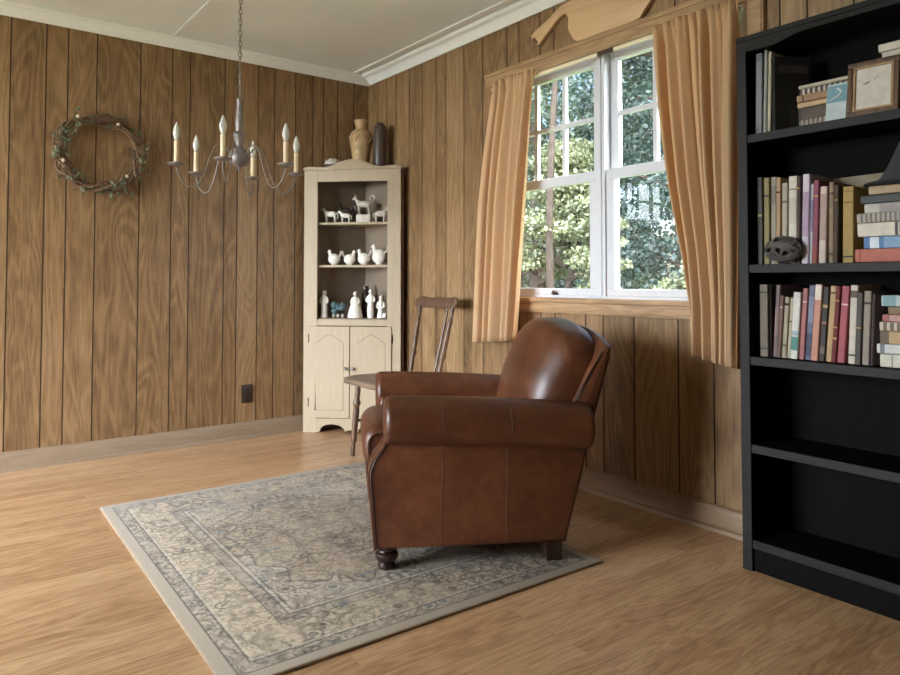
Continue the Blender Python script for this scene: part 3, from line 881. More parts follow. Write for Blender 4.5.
# outer back shell
def ob_def(u, v, t):
    k = min(abs(t) / .335, 1.0)
    if v > .6: v += .060 * (v - .6) / .15 * (1 - k ** 2.2)
    return (u, v, t)
pr = [(-.300, .10), (-.340, .42), (-.365, .54), (-.430, .66), (-.482, .735), (-.500, .752), (-.520, .748), (-.512, .70), (-.468, .55), (-.432, .43), (-.385, .25), (-.338, .076)]
mb = MB(); mb.rext(pr, -.335, .335, .018, lambda u, v, t: (u, t, v), steps=3, mid=10, deform=ob_def)
ob = mb.build('outer_back', M['leather'], ac, angle=45)
for s in (1, -1):
    mb = MB(); mb.tube(spline([(-.352, s * .334, .50), (-.375, s * .334, .565), (-.432, s * .334, .662), (-.480, s * .332, .735)], 5), .004, 6); mb.build('back_piping', M['leather_seam'], ob)
# legs
bun = [(.022, 0), (.030, .003), (.033, .012), (.028, .020), (.026, .023), (.036, .030), (.042, .042), (.040, .054), (.031, .060), (.030, .064), (.040, .070), (.044, .082), (.042, .094)]
for s in (1, -1):
    mb = MB(); mb.lathe(bun, 20, Matrix.Translation((.305, s * .305, 0))); mb.build('front_leg', M['leg_wood'], ac)
    mb = MB()
    a, b = .028, .032
    x0, y0 = -.293, s * .305
    P = [(x0 + dx * a - .003, y0 + dy * a, 0) for dx, dy in ((-1, -1), (1, -1), (1, 1), (-1, 1))] + [(x0 + dx * b, y0 + dy * b, .088) for dx, dy in ((-1, -1), (1, -1), (1, 1), (-1, 1))]
    mb.add(P, [(0, 3, 2, 1), (4, 5, 6, 7), (0, 1, 5, 4), (1, 2, 6, 5), (2, 3, 7, 6), (3, 0, 4, 7)])
    mb.build('rear_leg', M['leg_wood'], ac, smooth=False, bevel=.003)

# ------------------------------------------------------------------ old wooden side chair (faces -x)
wc = empty('wooden_chair', (-.388, -1.010, 0))
tag(wc, 'worn dark wooden side chair with spindle back behind the armchair', 'chair')
mb = MB()
seat = [(-.245, -.20), (-.255, -.10), (-.252, 0), (-.255, .10), (-.245, .20), (-.20, .222), (0, .215), (.16, .19), (.20, .15), (.205, 0), (.20, -.15), (.16, -.19), (0, -.215), (-.20, -.222)]
seat = [(p.x, p.y) for p in spline([(a, b, 0) for a, b in seat], 4, closed=True)]
def seat_def(u, v, t):
    dip = .010 * max(0, 1 - (u / .2) ** 2) * max(0, 1 - (v / .18) ** 2)
    return (u, v, t - (dip if t > .44 else 0) + (-.008 * max(0, (-u - .18) / .07)))
mb.rext(seat, .424, .456, .012, lambda u, v, t: (u, v, t), steps=4, deform=seat_def)
mb.build('seat', M['old_wood_x'], wc, angle=60)
def turned(p0, p1, n=26, base=.017):
    p0, p1 = Vector(p0), Vector(p1); pts, rr = [], []
    for i in range(n + 1):
        t = i / n; pts.append(p0.lerp(p1, t))
        r = base * (.72 + .28 * math.sin(PI * min(1, t * 1.15)))
        for c, a in ((.30, .35), (.36, -.25), (.22, -.25), (.78, .25), (.84, -.2)):
            r += base * a * math.exp(-((t - c) / .022) ** 2)
        rr.append(r)
    return pts, rr
for sx, sy in ((-1, 1), (-1, -1), (1, 1), (1, -1)):
    top = (sx * .175, sy * .155, .432); bot = (sx * .19 - (0 if sx < 0 else -.03), sy * .195, 0)
    mb = MB(); p, r_ = turned(top, bot, base=.0185); mb.tube(p, r_, 12); mb.build('leg', M['old_wood'], wc)
for sy in (1, -1):
    mb = MB(); p, r_ = turned((-.183, sy * .177, .20), (.20, sy * .177, .20), base=.010); mb.tube(p, r_, 8); mb.build('stretcher', M['old_wood'], wc)
mb = MB(); p, r_ = turned((0, -.174, .20), (0, .174, .20), base=.009); mb.tube(p, r_, 8); mb.build('stretcher', M['old_wood'], wc)
mb = MB()
def crest_f(u, v, t):      # u along y, v up, t thickness
    bow = .035 * (1 - (u / .20) ** 2)
    return (.245 + bow + t + (v - .86) * .12, u, v)
cp = [(-.195, .845), (-.20, .885), (-.165, .906), (-.09, .898), (0, .903), (.09, .898), (.165, .906), (.20, .885), (.195, .845), (.10, .838), (0, .842), (-.10, .838)]
cp = [(p.x, p.y) for p in spline([(a, b, 0) for a, b in cp], 4, closed=True)]
mb.rext(cp, 0, .024, .006, crest_f, steps=2); mb.build('crest_rail', M['old_wood'], wc, angle=45)
for sy in (1, -1):
    mb = MB(); p, r_ = turned((.170, sy * .140, .445), (.262, sy * .165, .855), base=.016); mb.tube(p, r_, 10); mb.build('back_post', M['old_wood'], wc)
for yy in (-.085,):
    mb = MB(); bow = .035 * (1 - (yy * 1.1 / .20) ** 2)
    mb.tube([(.185, yy * .9, .445), (.222 + bow * .5, yy, .65), (.252 + bow, yy * 1.1, .852)], [.006, .008, .006], 8)
    mb.build('spindle', M['old_wood'], wc)

# ------------------------------------------------------------------ chandelier
ch = empty('chandelier', (-1.299, -.927, 2.4795))
tag(ch, 'grey metal six-candle chandelier hanging on a chain', 'chandelier')
def cz(z): return z - 2.4795
mb = MB(); mb.lathe([(.008, cz(2.438)), (.018, cz(2.442)), (.05, cz(2.455)), (.062, cz(2.470)), (.064, cz(2.479))], 24); mb.build('canopy', M['pewter'], ch)
chain = MB()
z = 2.437; k = 0
while z > 1.93:
    pts = []
    for i in range(14):
        a = 2 * PI * i / 14
        u, v = .0085 * math.cos(a), .017 * math.sin(a)
        pts.append(Vector((u if k % 2 == 0 else 0, 0 if k % 2 == 0 else u, cz(z - .015) + v)))
    chain.tube(pts, .0022, 6, closed=True)
    z -= .0275; k += 1
chain.tube([(.003 * math.sin(i * .9), .003 * math.cos(i * .9), cz(2.435 - i * .0125)) for i in range(41)], .0016, 5)
chain.build('chain', M['iron'], ch)
mb = MB()
mb.lathe([(.004, cz(1.555)), (.010, cz(1.560)), (.008, cz(1.570)), (.020, cz(1.578)), (.044, cz(1.592)), (.054, cz(1.612)), (.052, cz(1.636)), (.040, cz(1.655)), (.024, cz(1.668)),
          (.018, cz(1.680)), (.020, cz(1.700)), (.030, cz(1.722)), (.034, cz(1.735)), (.026, cz(1.745)), (.018, cz(1.756)), (.020, cz(1.775)), (.0215, cz(1.80)), (.018, cz(1.84)), (.014, cz(1.88)),
          (.013, cz(1.905)), (.016, cz(1.910)), (.015, cz(1.918)), (.006, cz(1.922)), (.004, cz(1.93))], 24)
mb.build('turned_hub', M['pewter'], ch)
yw = R(37.29); RV = Vector((math.cos(yw), -math.sin(yw), 0)); FV = Vector((math.sin(yw), math.cos(yw), 0))
for k in range(6):
    th = R(3 + 60 * k)
    d = RV * math.sin(th) - FV * math.cos(th)
    def at_(r, z): return d * r + Vector((0, 0, cz(z)))
    mb = MB()
    mb.tube(spline([at_(.045, 1.632), at_(.075, 1.672), at_(.110, 1.672), at_(.138, 1.625), at_(.165, 1.54), at_(.200, 1.472), at_(.240, 1.458), at_(.280, 1.492), at_(.300, 1.552)], 6), .0036, 8)
    arm = mb.build('arm', M['iron'], ch)
    Tm = Matrix.Translation(at_(.300, 0) - Vector((0, 0, cz(0))) + Vector((0, 0, cz(0))))
    mb = MB(); mb.lathe([(.006, 1.548), (.016, 1.553), (.038, 1.560), (.041, 1.566), (.038, 1.568), (.014, 1.564)], 18, Tm); mb.build('drip_pan', M['pewter'], arm)
    mb = MB(); mb.lathe([(.0115, 1.566), (.0115, 1.668), (.0125, 1.670), (.0115, 1.674), (.006, 1.675)], 14, Tm); mb.build('candle_sleeve', M['candle'], arm)
    mb = MB(); mb.lathe([(.008, 1.676), (.011, 1.684), (.0165, 1.702), (.0175, 1.716), (.0145, 1.734), (.008, 1.752), (.003, 1.766)], 14, Tm); mb.build('bulb', M['bulb'], arm)
# ------------------------------------------------------------------ corner cabinet
cb = empty('corner_cabinet', (-.300, -.303, 0), R(-45))
tag(cb, 'cream painted corner cabinet with open shelves above two doors', 'cabinet')
CABM = Matrix.Translation((-.300, -.303, 0)) @ Matrix.Rotation(R(-45), 4, 'Z')
foot = [(-.326, .021), (.326, .021), (.342, .030), (0, .364), (-.342, .030)]
inner = [(-.315, .022), (.315, .022), (.322, .034), (0, .350), (-.322, .034)]
xyz = lambda u, v, t: (u, v, t)
mb = MB()
for (a, b) in (((.342, .030), (0, .364)), ((0, .364), (-.342, .030))):
    A_, B_ = Vector(a), Vector(b); nrm = Vector((-(B_ - A_).y, (B_ - A_).x)).normalized() * .012
    q = [A_, B_, B_ + nrm, A_ + nrm]
    mb.add([(p.x, p.y, z) for z in (.02, 1.738) for p in q], [(0, 1, 2, 3), (4, 5, 6, 7), (0, 1, 5, 4), (1, 2, 6, 5), (2, 3, 7, 6), (3, 0, 4, 7)])
mb.build('back_panel', M['cab_inside'], cb, smooth=False)
for zt, nm in ((1.738, 'top_board'), (.752, 'deck'), (.10, 'bottom_board')):
    mb = MB(); mb.rext(inner, zt - .018, zt, .001, xyz, steps=1); mb.build(nm, M['cab_inside'], cb, smooth=False)
SH = (1.391, 1.106)
for z in SH:
    mb = MB(); mb.rext([(-.240, .026), (.240, .026), (.310, .040), (0, .345), (-.310, .040)], z - .016, z, .003, xyz, steps=2)
    mb.build('shelf', M['cream'], cb, smooth=False)
mb = MB()
f0, f1 = .0, .021
mb.box((-.328, f0, 0), (-.238, f1, 1.738)); mb.box((.238, f0, 0), (.328, f1, 1.738))
mb.box((-.238, f0, 1.660), (.238, f1, 1.738)); mb.box((-.238, f0, .704), (.238, f1, .746)); mb.box((-.238, f0, .083), (.238, f1, .094))
mb.build('face_frame', M['cream'], cb, smooth=False, bevel=.002)
# crest with an ogee swell
cr = [(-.335, 1.739), (.335, 1.739), (.337, 1.756), (.30, 1.764), (.255, 1.762), (.20, 1.756), (.155, 1.762), (.10, 1.784), (.05, 1.803), (0, 1.808),
      (-.05, 1.803), (-.10, 1.784), (-.155, 1.762), (-.20, 1.756), (-.255, 1.762), (-.30, 1.764), (-.337, 1.756)]
mb = MB(); mb.rext(cr, -.006, .021, .003, lambda u, v, t: (u, t, v), steps=2); mb.build('crest', M['cream'], cb, angle=35)
# scalloped apron
ap = [(-.238, .083), (-.238, .004), (-.215, .004)]
ap += [(-.13 - .085 * math.cos(PI * k / 12) * 1.0, .010 + .046 * math.sin(PI * k / 12)) for k in range(13)]
ap += [(-.04, .022), (0, .012), (.04, .022)] if False else [(-.03, .018), (0, .022), (.03, .018)]
ap += [(.13 - .085 * math.cos(PI * k / 12), .010 + .046 * math.sin(PI * k / 12)) for k in range(13)]
ap += [(.215, .004), (.238, .004), (.238, .083)]
mb = MB(); mb.rext(ap, .0005, .020, .0005, lambda u, v, t: (u, t, v), steps=1); mb.build('scalloped_apron', M['cream'], cb, smooth=False)
for s in (-1, 1):
    xa, xb = (-.288, -.0125) if s < 0 else (-.0085, .268)
    mb = MB(); mb.box((xa, -.010, .098), (xb, .0, .700))
    d = mb.build('door', M['cream'], cb, smooth=False, bevel=.003)
    w0, w1_ = xa + .045, xb - .042
    c = (w0 + w1_) / 2; h = (w1_ - w0) / 2
    arch = [(w0, .150), (w1_, .150), (w1_, .595)]
    arch += [(c + h * .92 * (1 - k / 8), .595 + .050 * math.sin(PI / 2 * (k / 8)) ** 1.5) for k in range(0, 9)]
    arch += [(c - h * .92 * (k / 8), .595 + .050 * math.cos(PI / 2 * (k / 8)) ** 1.5) for k in range(1, 9)]
    arch += [(w0, .595)]
    mb = MB()
    mb.tube([(a, -.0095, b) for a, b in arch], .0035, 6, closed=True)
    mb.build('arched_moulding', M['cream'], d)
    kx = xb - .020 if s < 0 else xa + .022
    mb = MB(); mb.lathe([(.004, 0), (.004, .010), (.011, .016), (.012, .022), (.007, .027)], 14, Matrix.Translation((kx, -.010, .425)) @ Matrix.Rotation(R(90), 4, 'X')); mb.build('knob', M['pewter'], d)
    hx_ = xa - .003 if s < 0 else xb + .003
    for hz in ((.20, .62)):
        mb = MB(); mb.tube([(hx_, -.006, hz - .028), (hx_, -.006, hz + .028)], .0048, 8); mb.build('hinge', M['latch'], d)

def cabp(lx, ly, z): return tuple(CABM @ Vector((lx, ly, z)))
# --- on top of the cabinet
v = empty('vase', cabp(.015, .165, 1.7395)); tag(v, 'mottled tan stoneware vase on top of the corner cabinet', 'vase')
mb = MB(); mb.lathe([(.045, 0), (.050, .01), (.056, .06), (.066, .14), (.075, .20), (.078, .245), (.070, .275), (.052, .292), (.040, .30), (.038, .312), (.044, .345), (.050, .362), (.044, .362), (.034, .315), (.030, .29)], 28); mb.build('vase_body', M['vase'], v)
mb = MB()
for k in range(9):
    a = 2 * PI * k / 9
    mb.tube(spline([(.0745 * math.cos(a), .0745 * math.sin(a), .195), (.078 * math.cos(a + .25), .078 * math.sin(a + .25), .225), (.077 * math.cos(a + .45), .077 * math.sin(a + .45), .245), (.066 * math.cos(a + .6), .066 * math.sin(a + .6), .275)], 3), .005, 6)
mb.build('relief_band', M['vase'], v)
b = MB(); b.lathe([(.040, 0), (.044, .01), (.046, .05), (.046, .26), (.043, .30), (.034, .318), (.026, .322), (.026, .330), (.020, .330)], 26)
o = b.build('bottle', M['bottle'], loc=cabp(.155, .125, 1.7395)); tag(o, 'dark slim cylindrical bottle right of the vase on the cabinet', 'bottle')
b = MB(); b.lathe([(.035, 0), (.058, .008), (.064, .025), (.060, .040), (.062, .046)], 24)
o = b.build('trinket_dish', M['dark_brown'], loc=cabp(-.165, .10, 1.7395)); tag(o, 'small dark dish with a pale domed lid left of the vase', 'dish')
b = MB(); b.lathe([(.058, .0465), (.056, .058), (.044, .078), (.024, .090), (.004, .093)], 22)
for k in range(8):
    a = 2 * PI * k / 8; b.ball((.045 * math.cos(a), .045 * math.sin(a), .070), .012, 7, 5)
b.build('domed_lid', M['porcelain_dull'], o)

# --- figurines
def fig(o, label, cat='figurine', group='figurines in the corner cabinet'):
    return tag(o, label, cat, group)
def quadruped(name, loc, L, face, mat, label, horns=False, spots=None, pedestal=0.0, loop_tail=False):
    root = empty(name, loc, R(-45) + (0 if face > 0 else PI))
    fig(root, label)
    mb = MB(); h = L * .42; z0 = pedestal
    mb.ball((0, 0, z0 + h * 1.25), (L * .36, L * .16, L * .17), 14, 9)
    mb.ball((L * .26, 0, z0 + h * 1.35), (L * .15, L * .13, L * .16), 12, 8)
    for sx in (-.24, .25):
        for sy in (1, -1):
            mb.tube([(L * sx, sy * L * .085, z0 + h * 1.1), (L * sx * 1.05, sy * L * .085, z0 + h * .5), (L * sx, sy * L * .085, z0 + .001)], [L * .065, L * .042, L * .048], 8)
    mb.tube([(L * .30, 0, z0 + h * 1.4), (L * .42, 0, z0 + h * 1.85)], [L * .10, L * .075], 10)
    if loop_tail:
        mb.tube(spline([(-L * .34, 0, z0 + h * 1.4), (-L * .50, 0, z0 + h * 1.75), (-L * .52, 0, z0 + h * 2.15), (-L * .38, 0, z0 + h * 2.25), (-L * .30, 0, z0 + h * 1.95), (-L * .36, 0, z0 + h * 1.75)], 5), L * .028, 8)
    else:
        mb.tube(spline([(-L * .34, 0, z0 + h * 1.4), (-L * .44, 0, z0 + h * 1.1), (-L * .42, 0, z0 + h * .6)], 4), L * .022, 6)
    mb.build('body', mat, root)
    hd = MB(); hd.ball((L * .46, 0, z0 + h * 1.95), (L * .12, L * .085, L * .09), 12, 8); hd.ball((L * .56, 0, z0 + h * 1.86), (L * .065, L * .055, L * .05), 10, 6)
    for sy in (1, -1):
        hd.ball((L * .41, sy * L * .11, z0 + h * 2.05), (L * .025, L * .055, L * .03), 8, 5)
        if horns: hd.tube(spline([(L * .43, sy * L * .05, z0 + h * 2.1), (L * .44, sy * L * .10, z0 + h * 2.25), (L * .47, sy * L * .08, z0 + h * 2.4)], 3), L * .018, 6)
    hd.build('head', mat, root)
    if pedestal:
        p = MB(); p.rext(rrect(-L * .38, -L * .2, L * .38, L * .2, L * .06, 3), 0, pedestal, .004, xyz, steps=2); p.build('pedestal', M['porcelain_dull'], root)
    return root
z1, z2, z3 = SH[0] + .0005, SH[1] + .0005, .7525
quadruped('calf_figurine', cabp(-.172, .085, z1), .115, -1, M['porcelain'], 'small white calf figurine at the left end of the top shelf', False)
quadruped('lamb_figurine', cabp(-.068, .085, z1), .092, -1, M['porcelain'], 'small white figurine with a dark bird behind it on the top shelf', False)
rb = empty('rooster_figurine', cabp(-.085, .160, z1), R(-45)); fig(rb, 'dark brown rooster figurine behind the white animals on the top shelf')
mb = MB(); mb.ball((0, 0, .075), (.042, .026, .034), 12, 8); mb.tube([(-.025, 0, .085), (-.042, 0, .118), (-.045, 0, .132)], [.018, .012, .011], 8); mb.ball((-.048, 0, .136), .014, 8, 6); mb.tube([(-.058, 0, .136), (-.072, 0, .132)], [.005, .001], 6)
for sy in (1, -1): mb.tube([(0, sy * .01, .05), (0, sy * .01, .004), (-.012, sy * .01, .002)], .004, 6)
mb.ball((0, 0, .003), (.03, .024, .003), 12, 4); mb.build('body', M['dark_brown'], rb)
mb = MB()
for k in range(5): mb.tube(spline([(.03, (k - 2) * .004, .085), (.055, (k - 2) * .007, .125 - .008 * k), (.075, (k - 2) * .01, .105 - .012 * k)], 4), [.007] * 8 + [.002], 6, flat=.5)
mb.build('tail', M['dark_brown'], rb)
quadruped('cow_figurine', cabp(.050, .120, z1), .135, -1, M['porcelain_dull'], 'large cream cow pitcher with looped tail on the top shelf', True, pedestal=.058, loop_tail=True)
quadruped('cow_figurine', cabp(.172, .070, z1), .108, 1, M['porcelain_dull'], 'small grey-white cow figurine at the right end of the top shelf', True)
def bird(name, loc, s, label, face=1, tall=1.0, mat=None):
    mat = mat or M['porcelain']
    root = empty(name, loc, R(-45) + (0 if face > 0 else PI)); fig(root, label)
    mb = MB(); mb.ball((0, 0, s * .40 * tall), (s * .42, s * .34, s * .38 * tall), 16, 10)
    mb.lathe([(s * .20, 0), (s * .24, s * .02), (s * .18, s * .08)], 14)
    mb.build('body', mat, root)
    hd = MB(); hd.tube([(s * .22, 0, s * .6 * tall), (s * .30, 0, s * .86 * tall)], [s * .17, s * .12], 10); hd.ball((s * .31, 0, s * .92 * tall), s * .125, 10, 7); hd.tube([(s * .40, 0, s * .91 * tall), (s * .52, 0, s * .88 * tall)], [s * .05, s * .01], 6)
    hd.build('head', mat, root)
    tl = MB()
    for k in (-1, 0, 1): tl.tube(spline([(-s * .28, k * s * .05, s * .5 * tall), (-s * .46, k * s * .10, s * .72 * tall), (-s * .50, k * s * .14, s * .98 * tall)], 4), [s * .09] * 7 + [s * .05, s * .02], 7, flat=.45)
    tl.build('tail', mat, root)
bird('bird_figurine', cabp(-.146, .080, z2), .100, 'white bird figurine on the middle shelf, leftmost there', -1)
bird('bird_figurine', cabp(-.040, .085, z2), .096, 'white bird figurine on the middle shelf, second from the left', 1)
bird('bird_figurine', cabp(.058, .085, z2), .100, 'smaller white bird figurine at the right of the middle shelf', -1, 1.05)
bird('bird_figurine', cabp(.166, .080, z2), .118, 'larger white bird figurine at the right end of the middle shelf', -1, 1.15)
def figure(name, loc, prof, hair, label, mat, arms=True, sh=None, hairmat=None):
    root = empty(name, loc, R(-45)); fig(root, label)
    H = prof[-1][1]
    mb = MB(); mb.lathe(prof, 18)
    if arms and sh:
        for s in (1, -1):
            mb.tube(spline([(s * sh[0], 0, sh[1]), (s * (sh[0] + .008), -.008, sh[1] - .03), (s * .006, -.022, sh[1] - .042)], 4), [.008] * 5 + [.006] * 4, 8)
    mb.build('robe', mat, root)
    hd = MB(); hr = hair; hd.ball((0, 0, H + hr * .75), (hr * .85, hr * .9, hr * 1.08), 12, 9); hd.ball((0, -hr * .88, H + hr * .7), (hr * .14, hr * .2, hr * .2), 6, 5); hd.build('head', mat, root)
    hh = MB(); hh.ball((0, hr * .28, H + hr * .98), (hr * .98, hr * .86, hr * .98), 12, 9); hh.build('hair', hairmat or mat, root)
    return root
figure('praying_figurine', cabp(-.212, .075, z3), [(.024, 0), (.026, .008), (.022, .02), (.021, .08), (.023, .12), (.020, .140), (.010, .152)], .016, 'tall slim white robed figurine at the left end of the lowest shelf', M['porcelain'], True, (.018, .135))
te = empty('teal_figurine', cabp(-.115, .085, z3), R(-45)); fig(te, 'small blue-green rocky figurine with white feet on the lowest shelf')
mb = MB(); rg = random.Random(4)
for k in range(11): mb.ball((rg.uniform(-.035, .035), rg.uniform(-.02, .02), .035 + rg.uniform(0, .055)), rg.uniform(.015, .024), 8, 6)
mb.build('body', M['teal'], te)
for x in (-.03, 0, .03):
    mb = MB(); mb.ball((x, -.012, .013), (.011, .011, .0135), 8, 6); mb.build('foot', M['porcelain_dull'], te)
figure('lady_figurine', cabp(.000, .085, z3), [(.050, 0), (.052, .010), (.046, .04), (.034, .08), (.020, .105), (.019, .125), (.021, .135), (.008, .148)], .015, 'white lady figurine in a wide skirt in the middle of the lowest shelf', M['porcelain'], True, (.018, .132))
figure('robed_figurine', cabp(.052, .170, z3), [(.034, 0), (.036, .01), (.030, .06), (.028, .12), (.030, .155), (.014, .178)], .022, 'dark brown robed figurine with grey hair behind the white lady', M['dark_brown'], False, None, M['porcelain_dull'])
figure('dark_haired_figurine', cabp(.108, .075, z3), [(.020, 0), (.021, .01), (.023, .05), (.019, .09), (.020, .135), (.018, .150), (.008, .166)], .015, 'slim white figurine with dark hair right of the white lady', M['porcelain'], True, (.018, .145), M['dark_brown'])
r_ = figure('kneeling_figurine', cabp(.180, .070, z3), [(.026, 0), (.027, .01), (.021, .04), (.017, .075), (.018, .11), (.008, .125)], .014, 'short white figurine at the right end of the lowest shelf', M['porcelain'], True, (.016, .105))
mb = MB(); mb.ball((.030, -.012, .018), (.014, .013, .018), 8, 6); mb.build('small_lamb', M['porcelain'], r_)

# ------------------------------------------------------------------ bookcase
BX0, BX1, BY0, BY1, BH = -.273, -.037, -3.019, -3.930, 1.862
bc = empty('bookcase', (0, BY0, 0)); tag(bc, 'tall black wooden bookcase standing against the window wall', 'bookcase')
def bb(mb, a, b): mb.box((a[0], a[1] - BY0, a[2]), (b[0], b[1] - BY0, b[2]))
for ya, yb in ((BY0, BY0 - .034), (BY1 + .034, BY1)):
    mb = MB(); bb(mb, (BX0 + .006, yb, 0), (BX1, ya, BH - .018)); sp = mb.build('side_panel', M['black_wood'], bc, smooth=False)
    mb = MB(); bb(mb, (BX0, yb - .0005, 0), (BX0 + .006, ya + .0005, BH - .018)); mb.build('front_edging', M['black_edge'], sp, smooth=False, bevel=.0015)
ST = (1.512, 1.057, .737, .434, .107)
for z in ST:
    mb = MB(); bb(mb, (BX0 + .010, BY1 + .0345, z - .029), (BX1 - .010, BY0 - .0345, z)); sh = mb.build('shelf', M['black_wood'], bc, smooth=False)
    mb = MB(); bb(mb, (BX0 + .004, BY1 + .0345, z - .029), (BX0 + .0098, BY0 - .0345, z)); mb.build('shelf_edging', M['black_edge'], sh, smooth=False, bevel=.0015)
mb = MB(); bb(mb, (BX0 - .002, BY1, BH - .018), (BX1, BY0, BH)); mb.build('top_panel', M['black_edge'], bc, smooth=False, bevel=.002)
mb = MB(); bb(mb, (BX1 - .009, BY1 + .0345, .02), (BX1 - .001, BY0 - .0345, BH - .019)); mb.build('back_panel', M['black_wood'], bc, smooth=False)
mb = MB(); bb(mb, (BX0 + .012, BY1 + .0345, 0), (BX0 + .028, BY0 - .0345, .0775)); mb.build('plinth', M['black_wood'], bc, smooth=False)
hp = [(BY0 - .0345, BH - .0185), (BY0 - .0345, 1.806), (BY0 - .115, 1.804), (BY0 - .145, 1.806), (BY0 - .175, 1.813), (BY0 - .205, 1.821), (BY0 - .24, 1.825), (BY0 - .4555, 1.826)]
ym = (BY0 + BY1) / 2
hp = hp + [(2 * ym - a, b) for a, b in hp[::-1]]
mb = MB(); mb.rext([(a - BY0, b) for a, b in hp], BX0, BX0 + .018, .001, lambda u, v, t: (t, u, v), steps=1); mb.build('arched_header', M['black_edge'], bc, smooth=False)

# ------------------------------------------------------------------ books
SPX = -.232
def book_shape(th, h, d, c, pc='pages', name='book'):
    """spine on local x=0, thickness from y=0 to -th, height along z"""
    t = min(.0025, th * .2)
    mb = MB()
    mb.rext([(0.0015, -th + .002), (0, -th * .5), (.0015, -.002), (.004, 0), (d, 0), (d, -t), (.005, -t), (.005, -th + t), (d, -th + t), (d, -th), (.004, -th)], 0, h, .0008, xyz, steps=1)
    o = mb.build(name, cloth(c), angle=30)
    mb = MB(); mb.box((.0052, -th + t, .0035), (d - .005, -t, h - .0035)); mb.build('pages', M['pages'], o, smooth=False)
    return o
def bands(o, th, lst):
    for z0, z1, c in lst:
        mb = MB(); mb.rext([(.0012, -th + .002), (-.0006, -th * .5), (.0012, -.002), (.0022, -.001), (.0022, -th + .001)], z0, z1, .0003, xyz, steps=1)
        mb.build('title_band', cloth(c), o, angle=30)
def upright(rows, z, group, xo=SPX):
    for i, (y, th, h, lean, c, d, bl, lab) in enumerate(rows):
        o = book_shape(th - .0006, h, d, c)
        ang_ = lean / h
        o.location = (xo + (.004 * ((i * 7) % 3)), y, z + .0006 + max(0, 0))
        o.rotation_euler = (ang_, 0, 0)
        # a book leaning to -y pivots on its lower -y edge
        o.location.z += (th - .0006) * math.sin(abs(ang_)) if ang_ > 0 else 0
        bands(o, th - .0006, [(a * h, b_ * h, cc) for a, b_, cc in bl])
        tag(o, lab, 'book', group)
G2 = 'books standing on the second shelf'
GOLD, DK, CR = (186, 150, 82), (40, 32, 30), (214, 202, 178)
S2 = [
 (-3.064, .019, .306, .002, (60, 55, 45), .17, [(.55, .57, GOLD)], 'dark olive-brown book at the left end of the second shelf'),
 (-3.085, .020, .302, .003, (140, 122, 66), .16, [(.78, .80, DK), (.2, .21, DK)], 'olive-yellow book second from the left on the second shelf'),
 (-3.107, .020, .302, .005, (148, 138, 114), .17, [(.7, .9, (120, 112, 92))], 'grey-tan book left of the tan-orange one on the second shelf'),
 (-3.129, .016, .297, .006, (176, 134, 88), .16, [(.82, .84, DK)], 'tan-orange book behind the dark knot on the second shelf'),
 (-3.147, .019, .277, .006, (172, 158, 138), .15, [(.3, .34, DK), (.75, .78, (110, 90, 70))], 'short light beige book left of the wide cream book'),
 (-3.168, .029, .297, .006, (206, 196, 178), .17, [(.84, .86, (150, 130, 105)), (.45, .75, (190, 178, 160))], 'wide cream book behind the dark knot on the second shelf'),
 (-3.199, .013, .294, .006, (92, 68, 64), .16, [(.85, .87, GOLD)], 'thin maroon-brown book right of the wide cream book'),
 (-3.214, .023, .298, .010, (204, 190, 204), .17, [(.3, .8, (170, 140, 170))], 'tall pale lavender book in the middle of the second shelf'),
 (-3.239, .010, .264, .010, (200, 198, 206), .15, [(.4, .8, (150, 150, 190))], 'thin white-blue book left of the magenta one'),
 (-3.250, .018, .273, .011, (142, 52, 82), .16, [(.0, .2, (170, 80, 70)), (.8, .82, GOLD)], 'magenta book on the second shelf'),
 (-3.270, .023, .251, .010, (206, 182, 168), .16, [(.3, .9, (176, 140, 128))], 'pinkish cream book right of the magenta one'),
 (-3.300, .016, .263, .006, (140, 110, 80), .16, [(.1, .12, DK), (.85, .87, DK)], 'thin tan-brown book right of the pinkish cream one'),
 (-3.319, .014, .250, .006, (82, 66, 52), .15, [(.8, .82, GOLD)], 'thin dark brown book left of the mustard one'),
 (-3.345, .033, .243, .005, (168, 130, 46), .17, [(.07, .09, DK), (.78, .80, (120, 88, 30)), (.93, .94, (120, 88, 30))], 'thick mustard gold book at the right end of the standing row'),
]
upright(S2, ST[1], G2)
G3 = 'books standing on the third shelf'
